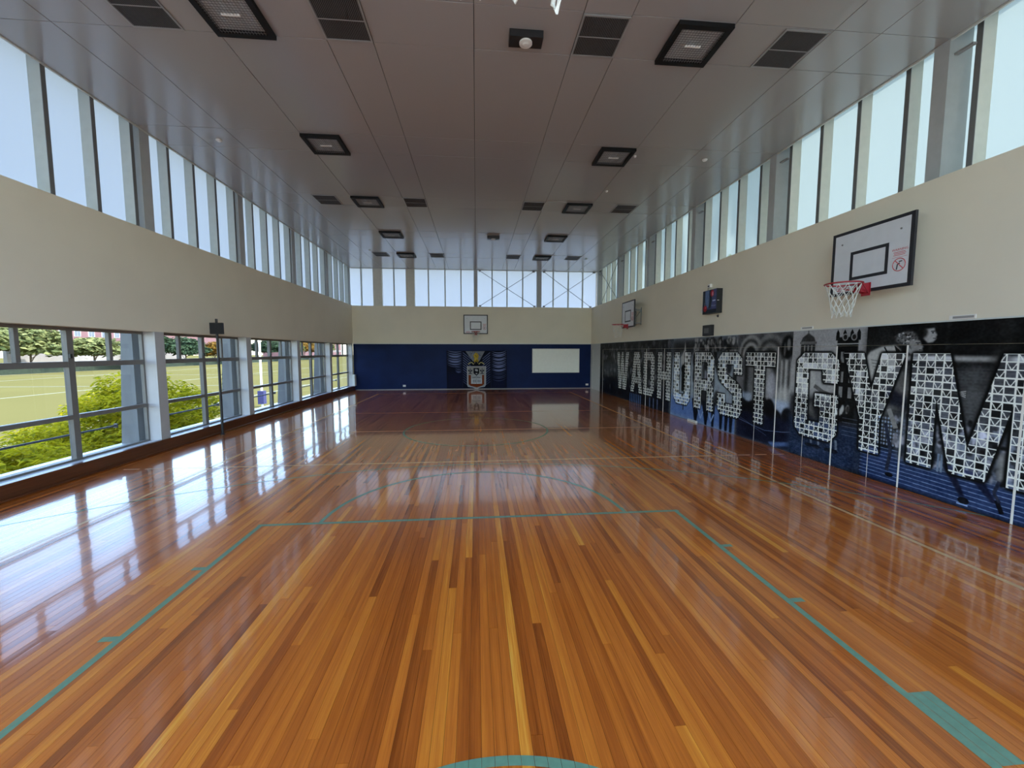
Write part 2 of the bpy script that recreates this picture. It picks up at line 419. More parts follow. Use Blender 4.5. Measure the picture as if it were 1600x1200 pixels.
bx('baseboard_back', M['ventframe'], None, XL+.1, XR, Y1-.015, Y1, 0.001, .03, kind='structure')
# timber skirting box below the left windows, with the white sill board behind it
bs = bx('baseboard_left', M['timber'], None, XL-.04, XL+.035, Y0, Y1, -.01, .225, bev=.004, kind='structure')
o = bx('quarter_round', M['timber'], None, XL+.036, XL+.075, Y0, Y1, .001, .035, bev=.012); keep(o, bs)
bx('trim_6', M['sill'], None, XL-.30, XL-.041, Y0, Y1, .17, .215, kind='structure')
bx('trim_7', M['sill'], None, -7.0, -6.83, Y0, Y1, .10, .16, kind='structure')
bx('trim_8', M['white_trim'], None, XL+.002, XL+.12, 20.98, 21.24, .226, .80, kind='structure')

WN = [0]
def window(label=None):
    WN[0] += 1; e = empty('window_%d' % WN[0]); e['kind'] = 'structure'; return e
# ---- columns of the left wall (full height, between the windows)
for i, p in enumerate(POSTS):
    for (z0, z1, x0) in ((.216, BAND0-.001, XL-.27), (BAND1+.001, ZC+.40, XL-.20)):
        c = bx('wall_column', M['column'] if z0 < 1 else M['post'], None, x0, XL-.034 if z0 > 1 else XL-.004, p-.12, min(p+.115, Y1-.001) if p < 21 else Y1-.002, z0, z1, kind='structure')
# ---- lower left windows
FX0, FX1 = XL-.275, XL-.215
for i in range(len(POSTS)-1):
    a, b = POSTS[i]+.116, POSTS[i+1]-.121; w = window(); mid = (a+b)/2; f = M['frame']
    zb, zt = .217, BAND0-.002
    bx('frame_sill', f, w, FX0, FX1, a, b, zb, zb+.03); bx('frame_head', f, w, FX0, FX1, a, b, zt-.05, zt)
    bx('frame_jamb', f, w, FX0, FX1, a, a+.035, zb+.031, zt-.051); bx('frame_jamb', f, w, FX0, FX1, b-.035, b, zb+.031, zt-.051)
    bx('mullion', f, w, FX0, FX1+.02, mid-.05, mid+.05, zb+.031, zt-.051)
    for (p0, p1) in ((a+.036, mid-.051), (mid+.051, b-.036)):
        bx('transom', f, w, FX0, FX1+.02, p0, p1, 1.72, 1.81, bev=.006)
        bx('rail', f, w, FX0, FX1+.03, p0, p1, .89, .96, bev=.006)
        q = (p0+p1)/2
        bx('sash_stile', f, w, FX0+.005, FX1+.005, q-.03, q+.03, 1.811, zt-.052)
        g = M['glass']
        for (g0, g1, h0, h1) in ((p0, q-.031, 1.811, zt-.052), (q+.031, p1, 1.811, zt-.052)):
            pn = bx('pane', g, w, XL-.247, XL-.243, g0, g1, h0, h1)
        bx('pane', g, w, XL-.247, XL-.243, p0, p1, .961, 1.719); bx('pane', g, w, XL-.247, XL-.243, p0, p1, zb+.031, .889)
    k = bx('latch', M['black'], w, FX1+.021, FX1+.05, mid-.045, mid-.01, 1.86, 1.93)
# ---- clerestory bays along both side walls
OFF = (-.30, -1.06, -1.82, -2.58)
def clerestory(side, i):
    w = window(); p1 = POSTS[i+1]; p0 = POSTS[i]; gz0, gz1 = BAND1, ZC+.40
    if side < 0: xi, xo, g0, g1, mm = XL-.032, XL-.205, XL-.222, XL-.21, M['mull']
    else: xi, xo, g0, g1, mm = 6.48, 6.675, 6.68, 6.682, M['mullc']
    gz0 = BAND1+.002 if side < 0 else BAND1-.018
    fy = [p1+d for d in (OFF if side < 0 else (-.46, -1.21, -1.96, -2.74))]
    for y in fy:
        x0, x1 = sorted((xi, xo))
        bx('mullion', mm, w, x0, x1, y-.028, y+.028, gz0, gz1)
        # thin dark strip, the shade on each mullion's room edge put in as colour
        e0, e1 = sorted((xi+(.008 if side < 0 else -.008), xi))
        bx('mullion_shade_edge', M['steel'], w, e0, e1, y-.034, y+.034, gz0, gz1)
    ed = [p0+.125]+sorted(fy)+[p1-.125]
    for a, b in zip(ed[:-1], ed[1:]):
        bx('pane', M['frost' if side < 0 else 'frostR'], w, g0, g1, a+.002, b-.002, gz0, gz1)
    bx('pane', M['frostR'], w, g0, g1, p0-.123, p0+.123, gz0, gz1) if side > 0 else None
    return w
for i in range(len(POSTS)-1): clerestory(-1, i); clerestory(1, i)
for i, p in enumerate(POSTS):
    c = bx('wall_column', M['post'], None, 6.33, 6.67, p-.24, p-.05, BAND1-.018, ZC+.36, kind='structure')
    b = bx('bracket', M['ventframe'], None, 6.40, 6.46, p-.45, p-.245, ZC-.20, ZC-.175); keep(b, c)
# ---- clerestory of the far wall
w = window(); bz0, bz1 = BAND1-.018, ZC+.40
for x in (-5.73, -4.12, -2.40, -1.56, -.75, .85, 1.62, 2.44, 4.05, 4.85, 5.62):
    bx('mullion', M['mull'], w, x-.028, x+.028, Y1+.07, Y1+.20, bz0, bz1)
for x0, x1 in ((XL-.2, -5.14), (-4.70, -3.52), (-3.09, -.09), (.09, 3.18), (3.42, 6.36)):
    n = max(1, round((x1-x0)/.78)); 
    bx('pane', M['frost'], w, x0, x1, Y1+.205, Y1+.208, bz0, bz1)
for x0, x1, m in ((-5.14, -4.70, 'mullc'), (-3.52, -3.09, 'mullc'), (-.09, .09, 'post'), (3.18, 3.42, 'post')):
    bx('wall_column', M[m], None, x0, x1, Y1+.03, Y1+.22, bz0, bz1, kind='structure')
bx('wall_column', M['mullc'], None, 6.36, 6.70, Y1+.06, Y1+.22, bz0, bz1, kind='structure')
# unseen full-height clear glazing behind the camera, added to let daylight in
w = window()
for k in range(0, 9): bx('mullion', M['mull'], w, XL+k*1.54-.03, XL+k*1.54+.03, Y0-.2, Y0-.05, .051, bz1)
bx('transom', M['mull'], w, XL-.2, 6.5, Y0-.19, Y0-.06, 2.3, 2.36)
bx('pane', M['glass'], w, XL-.2, 6.69, Y0-.217, Y0-.205, .051, bz1)
# cross bracing
def brace(pts_list, label):
    e = empty('cross_brace', Vector(pts_list[0][0])); L = e.location
    for a, b in pts_list:
        a = Vector(a)-L; b = Vector(b)-L; MB().tube([a, b], .014, 6).build('brace_rod', M['cable'], e)
        for q in (a, b) if (b-a).length > 3.01 else (a,): MB().box(q.x-.06, q.x+.06, q.y-.03, q.y+.03, q.z-.035, q.z+.035).build('rod_cleat', M['steel'], e)
    tag(e, label, 'bracing')
zb, zt = BAND1+.03, ZC-.04
brace([((.22, Y1+.04, zb), (3.0, Y1+.04, zt)), ((.22, Y1+.05, zt), (3.05, Y1+.05, zb))], 'thin steel cross brace in the far clerestory, to the right of its middle post')
brace([((3.55, Y1+.04, zb), (6.2, Y1+.04, zt)), ((3.55, Y1+.05, zt), (6.04, Y1+.05, zb))], 'thin steel cross brace in the far clerestory, next to the right corner')
brace([((6.40, 18.15, zb), (6.40, 20.85, zt)), ((6.42, 18.15, zt), (6.42, 20.85, zb))], 'thin steel cross brace in the last bay of the right clerestory')

# ================================================================== MURAL
MY0, MY1 = -1.14, 19.55
cv = Canvas(MY0, MY1, 0, 2.35, 150, (.09, .09, .10))
def mural():
    g = lambda v, b=1.0: (v, v*1.0, v*b)
    c = cv
    # --- far section: dark crowd scene
    c.rect(12.2, 19.6, 0, 2.35, (.10, .105, .115)); c.rect(12.2, 19.6, 0, .75, (.012, .022, .07), 1, 18)
    c.rect(16.6, 19.0, .9, 1.45, (.17, .20, .23), .8, 14)
    for k in range(260):
        u = random.uniform(12.3, 19.2); v = random.uniform(1.45, 2.25) if k % 3 else random.uniform(.3, 1.3); t = random.choice((.03, .05, .25, .35, .2))
        c.ell(u, v, random.uniform(.03, .12), random.uniform(.05, .16), g(t, 1.1), .7, 3)
    for u in (12.9, 14.6, 16, 17.6): c.rect(u, u+.25, 1.5, 2.35, g(.24), .45, 5)
    for k in range(7): u = 14.5+k*.17; c.rect(u, u+.09, 0, .34, (.20, .31, .50), .85, 2)
    for k in range(3): u = 13.1+k*.3; c.rect(u, u+.07, .0, .36, (.25, .34, .50), .8, 2)
    # --- dancers and spire
    c.rect(8.9, 12.25, 0, 2.35, (.42, .47, .53)); c.rect(8.9, 12.25, 1.85, 2.4, (.13, .13, .14), 1, 20); c.rect(8.9, 12.22, 0, .62, (.22, .33, .56), 1, 16)
    c.poly([(12.1,2.35),(12.2,0),(12.3,0),(12.3,2.35)], (.2,.22,.25))
    c.poly([(11.62,1.8),(11.45,2.0),(11.40,2.28),(11.36,2.0),(11.18,1.8),(11.25,1.2),(11.5,1.2)], g(.52), 1, 2)
    c.rect(11.3, 11.55, .8, 1.42, g(.015), 1, 3); c.ell(11.42, 1.45, .17, .14, g(.012), 1, 3); c.rect(11.4, 11.44, .25, .45, g(.02), 1, 1)
    for k in range(130):
        u = random.uniform(9.0, 10.9); v = random.uniform(1.85, 2.3); t = random.choice((.02, .03, .32, .45, .5))
        c.ell(u, v, random.uniform(.02, .07), random.uniform(.03, .08), g(t), .85, 2)
    for k in range(70):
        u = random.uniform(9.0, 10.9); v = random.uniform(.5, 1.8); t = random.choice((.02, .04, .1, .4))
        c.ell(u, v, random.uniform(.04, .13), random.uniform(.08, .25), g(t, 1.15), .8, 4)
    for (u, l) in ((10.85, -.12), (10.6, .12), (10.35, -.14), (10.12, .1), (9.9, .0), (9.55, .0), (9.32, .02), (9.15, 0)):
        c.poly([(u-.09,.65),(u+.09,.65),(u+l+.05,.02),(u+l-.04,.02)], (.015, .03, .08), 1, 2)
    for u in (10.48, 9.98): c.line([(u-.12,.35),(u,.15),(u+.14,.4)], .05, (.35,.45,.62))
    # --- cathedral interior
    c.rect(7.3, 9.0, 0, 2.35, (.30, .30, .32)); c.rect(7.3, 9.0, 1.9, 2.4, (.22, .22, .23), 1, 8)
    for k in range(7):
        c.poly([(8.75-k*.23+(.06*math.sin(k*2)), 2.3), (8.6-k*.23, 2.3), (8.62-k*.23, .7), (8.72-k*.23, .75)], g((.05, .30, .08, .48, .10, .42, .06)[k]), .85, 5)
    for r, t in ((.42, .45), (.34, .12), (.28, .5), (.2, .04)):
        c.poly([(8.55+r*math.cos(a), 1.85+r*1.15*math.sin(a)) for a in np.linspace(0, PI, 14)], g(t), .9, 3)
    for r, t in ((.50, .38), (.40, .10), (.33, .4), (.24, .05)):
        c.poly([(7.95+r*math.cos(a), 1.75+r*1.2*math.sin(a)) for a in np.linspace(0, PI, 14)], g(t), .8, 4)
    c.ell(7.48, 2.05, .16, .24, g(.02), 1, 3); c.ell(7.45, 2.1, .05, .12, g(.45), .8, 2); c.ell(7.55, 2.0, .03, .14, g(.4), .8, 2)
    for u in (7.36, 7.5, 7.62, 7.72): c.rect(u-.035, u+.03, .95, 1.8, g(.62), .8, 4); c.rect(u+.035, u+.07, 1.0, 1.8, g(.07), .8, 3)
    c.ell(7.5, 1.05, .26, .2, g(.6), .7, 8); c.ell(7.86, 1.25, .13, .3, g(.55, 1.1), .8, 6)
    c.rect(7.3, 7.85, .7, .98, (.50, .56, .68), .9, 5); c.rect(8.45, 8.8, .75, 1.05, (.45, .52, .62), .8, 5)
    for u, h in ((8.75,.85),(8.6,.8),(8.3,.9),(8.1,.95),(7.9,.92),(7.7,.72),(7.4,.8),(8.45,.82)): c.ell(u, h-.14, .16, .2, (.012, .014, .03), 1, 3)
    c.rect(7.3, 8.95, -.1, .62, (.012, .03, .12), 1, 8)
    c.line([(8.9,.42),(8.5,.36),(8.0,.30),(7.5,.36),(7.2,.42)], .012, (.30,.38,.55), .8); c.line([(8.9,.48),(8.6,.4),(8.3,.3),(7.95,.2)], .01, (.30,.38,.55), .6)
    c.poly([(7.9,.08),(7.3,.2),(7.2,.14),(7.75,.01)], (.25,.36,.58), .8, 2)
    # --- cupola and clock tower
    c.rect(5.85, 7.35, 1.1, 2.35, (.50, .50, .51)); c.rect(5.85, 7.35, -.1, .82, (.075, .125, .23), 1, 10); c.rect(5.8, 7.35, .75, 1.15, (.10,.10,.12), 1, 8)
    c.poly([(7.16,2.14),(7.12,2.22),(6.99,2.30),(6.86,2.22),(6.83,2.14)], g(.16), 1, 1); c.rect(6.985, 7.0, 2.25, 2.42, g(.2)); c.rect(6.83, 7.15, 1.85, 2.1, g(.13), 1, 1); c.rect(6.80, 7.18, 2.1, 2.14, g(.3))
    for u in (6.89, 6.97, 7.05): c.rect(u, u+.03, 1.88, 2.08, g(.42))
    c.rect(6.0, 6.38, .8, 2.2, g(.035), 1, 1)
    for u in (6.0, 6.12, 6.25, 6.38): c.poly([(u-.035,2.15),(u-.03,2.27),(u,2.33),(u+.03,2.27),(u+.035,2.15)], g(.03)); 
    for u in (6.24, 6.08): c.ell(u, 2.2, .055, .06, g(.45)); c.ell(u, 2.2, .035, .04, g(.10))
    c.rect(5.99, 6.39, 2.08, 2.10, g(.5))
    for u in (6.10, 6.27): 
        for v in (1.78, 1.45, 1.2): c.rect(u-.035, u+.035, v, v+.18, g(.50), .8)
    for k in range(14): u = 5.8+random.random()*.6; c.ell(u, .98+random.uniform(-.05, .06), .03, .06, g(random.choice((.5, .6, .1))), .9, 1)
    for k in range(5): c.rect(5.8, 6.2, .58+k*.07, .59+k*.07, (.4,.47,.58), .5)
    # people cut off behind the G: white shirts, shoes
    c.poly([(6.95,1.6),(6.82,1.62),(6.76,1.4),(6.88,1.25)], g(.55), 1, 2); c.line([(6.8,1.35),(6.6,1.25),(6.4,1.2)], .07, g(.28))
    c.poly([(6.98,.9),(6.85,1.1),(6.72,.72)], g(.25), 1, 4)
    for u in (6.82, 6.66, 6.4, 6.3): c.line([(u,.46),(u-.02,.3)], .045, (.33,.38,.46)); c.ell(u+.03, .26, .09, .035, (.01,.015,.04))
    c.rect(6.05, 7.3, 0, .25, (.09, .16, .30), .6, 8)
    # --- sprinters and track
    c.rect(MY0, 5.86, 0, 2.35, (.035, .036, .040)); c.rect(5.35, 5.86, 1.9, 2.35, (.09,.09,.09), 1, 10)
    c.rect(MY0, 5.6, .62, 1.78, (.17, .18, .20), .9, 10); c.rect(MY0, 5.5, 1.84, 1.91, g(.55), .9, 2)
    c.rect(4.35, 4.55, .7, 1.75, (.26,.27,.28), .7, 10); c.poly([(4.25,2.35),(4.05,2.35),(4.2,1.2),(4.32,1.2)], g(.12), .8, 8)
    for k in range(26): v = .7+k*.042; c.rect(3.2, 5.5, v, v+.008, g(.30), .25)
    for u in (4.75, 4.95): c.rect(u, u+.03, 1.95, 2.35, g(.13), .7, 2)
    c.rect(MY0, 5.85, -.1, .52, (.085, .155, .33), 1, 6)
    for k in range(9): v = .05+k*.055; c.line([(5.85, v+.04), (3.3, v)], .008, (.42,.52,.70), .9)
    # stadium seats / crowd
    for i in range(14):
        for j in range(8): c.ell(5.62-i*.045, .98-j*.055, .016, .018, (.45,.53,.66), .9)
    c.rect(MY0, 5.3, .40, 1.05, (.28,.31,.37), .8, 6)
    for k in range(330):
        u = random.uniform(3.0, 5.35); v = random.uniform(.42, 1.08); t = random.choice((.02,.04,.08,.35,.5,.55,.45))
        c.ell(u, v, random.uniform(.015,.045), random.uniform(.02,.06), g(t,1.12), .85, 1)
    for k in range(16): u = 3.1+k*.14; c.rect(u, u+.07, .46, .62, (.02,.03,.07), .7, 2)
    # athlete in front: shirt, shorts, arms, legs
    shirt = (.56,.56,.55)
    c.poly([(5.86,1.86),(5.80,1.96),(5.62,2.04),(5.42,2.06),(5.34,1.98),(5.30,1.82),(5.52,1.62),(5.70,1.42),(5.80,1.52)], shirt, 1, 2)
    for k in range(7): c.line([(5.78-k*.02, 1.84-k*.05), (5.52-k*.03, 1.80-k*.045)], .012, g(.30), .7)
    c.line([(5.58,2.03),(5.50,1.9)], .02, g(.05)); c.poly([(5.44,2.06),(5.40,1.94),(5.34,1.97)], g(.06))
    c.poly([(5.75,1.45),(5.35,1.75),(5.1,1.55),(5.2,1.25),(5.5,1.0),(5.62,1.1)], g(.30), .9, 6)
    c.poly([(5.62,1.35),(5.45,1.45),(5.2,1.3),(5.2,1.15),(5.5,1.2)], (.05,.06,.12), .9, 4)
    c.line([(5.3,1.72),(5.05,1.66),(4.82,1.60)], .07, g(.16)); c.line([(4.95,1.64),(4.82,1.72)], .03, g(.42)); c.line([(5.2,1.45),(4.9,1.42),(4.6,1.44)], .07, g(.42)); 
    for k in range(4): c.line([(4.66,1.44),(4.52,1.47-k*.025)], .012, g(.55))
    c.line([(5.45,1.12),(5.33,.85)], .07, g(.42)); c.line([(5.48,.9),(5.38,.5),(5.42,.2)], .05, (.10,.12,.2)); c.ell(5.38,.15,.06,.03,(.01,.02,.05))
    # heads in profile, looking towards the camera side of the hall
    c.ell(5.27, 2.15, .155, .10, g(.30), 1, 2)
    for k in range(70):
        a = random.uniform(0, 2*PI); rr = random.uniform(.03, .14); c.ell(5.28+rr*math.cos(a)*1.15, 2.15+rr*math.sin(a)*.7, .014, .012, g(random.choice((.10,.2,.35,.6))), .9)
    c.poly([(5.22,2.13),(5.10,2.12),(5.07,2.06),(5.045,2.03),(5.06,2.01),(5.05,1.97),(5.08,1.93),(5.16,1.90),(5.26,1.96)], g(.45), 1, 1)
    c.ell(5.12,2.065,.014,.007,g(.04)); c.line([(5.10,1.99),(5.06,1.985)], .008, g(.08)); c.line([(5.15,2.085),(5.09,2.085)], .01, g(.08)); c.poly([(5.24,2.03),(5.21,2.05),(5.2,1.99)], g(.3))
    c.ell(5.02, 2.27, .12, .055, g(.05), 1, 2); c.poly([(5.06,2.27),(4.93,2.28),(4.915,2.22),(4.89,2.18),(4.905,2.165),(4.90,2.13),(4.93,2.09),(5.0,2.08),(5.06,2.14)], g(.52), 1, 1)
    c.ell(4.945,2.215,.014,.007,g(.04)); c.line([(4.97,2.235),(4.92,2.235)], .009, g(.06)); c.line([(4.94,2.14),(4.905,2.138)], .008, g(.1)); c.ell(5.08,2.22,.07,.08,g(.06),.9,2)
    # lower legs and feet of the near sprinter, running figure on the far stem
    c.poly([(4.72,.5),(4.60,.5),(4.44,.16),(4.49,.14)], (.05,.07,.17), 1, 1); c.ell(4.45,.10,.06,.045,(.015,.02,.06)); c.line([(4.52,.05),(4.4,.05)], .02, (.4,.5,.7))
    c.poly([(4.50,.5),(4.32,.48),(4.12,.19),(4.17,.17)], (.06,.08,.19), 1, 1); c.line([(4.13,.22),(4.07,.08)], .045, (.015,.02,.06))
    c.poly([(4.16,.75),(4.08,.8),(4.06,.5),(4.14,.42)], g(.42), 1, 3); c.line([(4.12,.45),(4.16,.3),(4.1,.2)], .035, (.1,.12,.2))
    for u in (4.76, 4.72): c.line([(u,.62),(u,.38)], .025, (.35,.42,.52))
    c.rect(3.7, 3.95, 1.5, 1.78, (.04,.04,.10), .7, 3); c.ell(3.88, 1.78, .035, .045, g(.5), 1, 1); c.line([(3.88,1.72),(3.9,1.5),(3.84,1.4)], .03, g(.4))
    c.grain(MY0, MY1, 0, 2.35, .035, (.02,.02)); c.grain(MY0, MY1, 0, 2.35, .03, (.15,.1)); c.grain(5.9, 7.3, 0, .5, .06, (.03,.012))
    lum = c.a.mean(2, keepdims=True); c.a = lum+(c.a-lum)*.72      # muted blue cast of the print
    c.a = np.clip(c.a*1.22, 0, 1)
    # --- letters
    T, Bm = 1.94, .40
    def octo(u1, u0, z0, z1, ch): return [(u1-ch,z1),(u0+ch,z1),(u0,z1-ch),(u0,z0+ch),(u0+ch,z0),(u1-ch,z0),(u1,z0+ch),(u1,z1-ch)]
    L = {
     'W': [[(17.13,T),(16.82,T),(16.72,.95),(16.60,T),(16.38,T),(16.24,.95),(16.10,T),(15.76,T),(16.05,Bm),(16.42,Bm),(16.50,1.15),(16.58,Bm),(16.90,Bm)]],
     'A': [[(15.24,T),(14.72,T),(14.42,Bm),(14.72,Bm),(14.80,.75),(15.14,.75),(15.22,Bm),(15.53,Bm)], [(15.07,1.0),(14.86,1.0),(14.96,1.6)]],
     'D': [[(14.33,T),(13.62,T),(13.42,1.74),(13.42,.60),(13.62,Bm),(14.33,Bm)], [(14.02,1.66),(13.75,1.66),(13.72,1.6),(13.72,.74),(13.75,.68),(14.02,.68)]],
     'H': [[(13.17,T),(12.88,T),(12.88,1.32),(12.55,1.32),(12.55,T),(12.25,T),(12.25,Bm),(12.55,Bm),(12.55,1.04),(12.88,1.04),(12.88,Bm),(13.17,Bm)]],
     'U': [[(12.03,T),(11.70,T),(11.70,.70),(11.40,.70),(11.40,T),(11.08,T),(11.06,.58),(11.24,.40),(11.84,.40),(12.03,.58)]],
     'R': [[(10.85,T),(10.10,T),(9.92,1.78),(9.92,1.28),(10.04,1.13),(9.92,1.0),(9.90,Bm),(10.20,Bm),(10.22,.92),(10.48,.92),(10.50,Bm),(10.83,Bm)], [(10.50,1.68),(10.24,1.68),(10.22,1.22),(10.50,1.22)]],
     'S': [[(9.60,T),(9.0,T),(8.83,1.80),(8.80,1.42),(9.11,1.42),(9.13,1.66),(9.40,1.66),(9.40,1.42),(8.98,1.24),(8.80,1.08),(8.76,.60),(8.90,Bm),(9.58,Bm),(9.74,.56),(9.74,.92),(9.42,.92),(9.40,.69),(9.10,.69),(9.12,.95),(9.62,1.20),(9.76,1.40),(9.76,1.78)]],
     'T': [[(8.70,T),(7.78,T),(7.78,1.65),(8.07,1.65),(8.07,Bm),(8.37,Bm),(8.40,1.65),(8.70,1.65)]],
     'G': [[(7.06,T),(6.48,T),(6.31,1.80),(6.31,1.42),(6.62,1.42),(6.64,1.65),(6.94,1.65),(6.92,.70),(6.65,.70),(6.65,.98),(6.78,.98),(6.78,1.22),(6.30,1.22),(6.29,.56),(6.44,Bm),(7.06,Bm),(7.22,.56),(7.22,1.80)]],
     'Y': [[(6.24,T),(5.89,T),(5.74,1.36),(5.61,T),(5.26,T),(5.58,.92),(5.56,Bm),(5.88,Bm),(5.90,.92)]],
     'M': [[(5.17,T),(4.72,T),(4.46,.76),(4.19,T),(3.74,T),(3.74,Bm),(4.06,Bm),(4.06,1.36),(4.26,Bm),(4.63,Bm),(4.84,1.34),(4.84,Bm),(5.16,Bm)]],
    }
    for k, ps in L.items():
        soft = 4 if k in 'GYMT' else 3
        mk = c.mask(ps[0], 18); m = mk[0].copy(); x0, x1, y0, y1 = mk[1:]
        for h in ps[1:]:
            hm = c.mask(h); m[hm[3]-y0:hm[4]-y0, hm[1]-x0:hm[2]-x0] -= hm[0]
        m = np.clip(m, 0, 1)
        out = np.clip(c.blur(m, soft)*4.2, 0, 1)*(1-m)        # the printed dark edge round each letter
        c.put((out, x0, x1, y0, y1), (.006,.006,.010), .97)
        # inside: a lighter view of the picture, and the white lattice
        sub = c.a[y0:y1, x0:x1]; c.a[y0:y1, x0:x1] = np.where(m[..., None] > .5, sub*.88+np.array((.075,.08,.095)), sub)
        P = 1/c.p; cu, cz = (.104, .094); hw = .0075 if k not in 'GYM' else .008
        U = MY0+(np.arange(x0, x1)+.5)*P; Z = (np.arange(y0, y1)+.5)*P
        uu, zz = np.meshgrid(U, Z); top = T
        ci = np.floor(uu/cu); cj = np.floor((top-zz)/cz); fu = uu/cu-ci; fz = (top-zz)/cz-cj
        ln = (np.minimum(fu, 1-fu)*cu < hw) | (np.minimum(fz, 1-fz)*cz < hw)
        vd = np.abs(fz-(1-np.abs(2*fu-1)))*cz*.62 < hw*.85
        ln |= vd & (((ci+cj) % 2) == 0)
        ln = np.where(((ci+2*cj) % 3 == 0) & (np.minimum(fu, 1-fu)*cu < hw) & ~vd, ln, ln)
        hsh = np.modf(np.abs(np.sin(ci*12.9898+cj*78.233+len(k))*43758.5453))[0]
        fac = np.where(hsh < .34, .35, np.where(hsh > .7, 1.35, 1.0))*m+(1-m); c.a[y0:y1, x0:x1] *= fac[..., None]
        c.put((ln*m, x0, x1, y0, y1), (.95,.96,.94), .97)
mural()
mim = cv.image('mural_print'); M['mural'] = print_mat('mural_print', mim, .5)
mur = empty('wall_mural', (6.09, 9, 0)); tag(mur, 'black, white and blue photo mural lettered WADHURST GYM along the right wall', 'mural')
bpy.context.view_layer.update()
PB = [19.12, 17.9, 16.6, 15.35, 14.1, 12.70, 11.45, 10.2, 8.95, 7.72, 6.38, 5.25, 3.98, 2.7, 1.4, .1, MY0]
def mural_panel(y0, y1, z0, z1):
    m = MB().box(6.078, 6.099, y0+.0015, y1-.0015, z0, z1); o = m.build('mural_panel', M['mural']); 
    uv_box(o, lambda x, y, z: ((y-MY0)/(MY1-MY0), z/2.35)); keep(o, mur)
mural_panel(PB[0], 19.55, .003, 2.35)
for a, b in zip(PB[1:], PB[:-1]): mural_panel(a, b, .003, 2.058)
for a, b in zip(PB[2::2], PB[0:-2:2]): mural_panel(a, b, 2.062, 2.35)
for y in (19.12, 14.1, 12.70, 7.72, 6.38, 5.25, 3.98, 2.7, .1):
    keep(bx('joint_strip', M['whitepl'], None, 6.074, 6.0775, y-.011, y+.011, .003, 2.058), mur)
for y in (8.33, 7.0, 5.72): keep(bx('joint_strip', M['whitepl'], None, 6.075, 6.0775, y-.003, y+.003, .003, .45), mur)
o = bx('wall_panel', M['post'], None, 6.085, 6.099, 19.56, 21.24, .003, 2.35); o['kind'] = 'structure'
bx('trim_9', M['white_trim'], None, 6.07, 6.084, 20.80, 20.86, .003, 2.05, kind='structure')

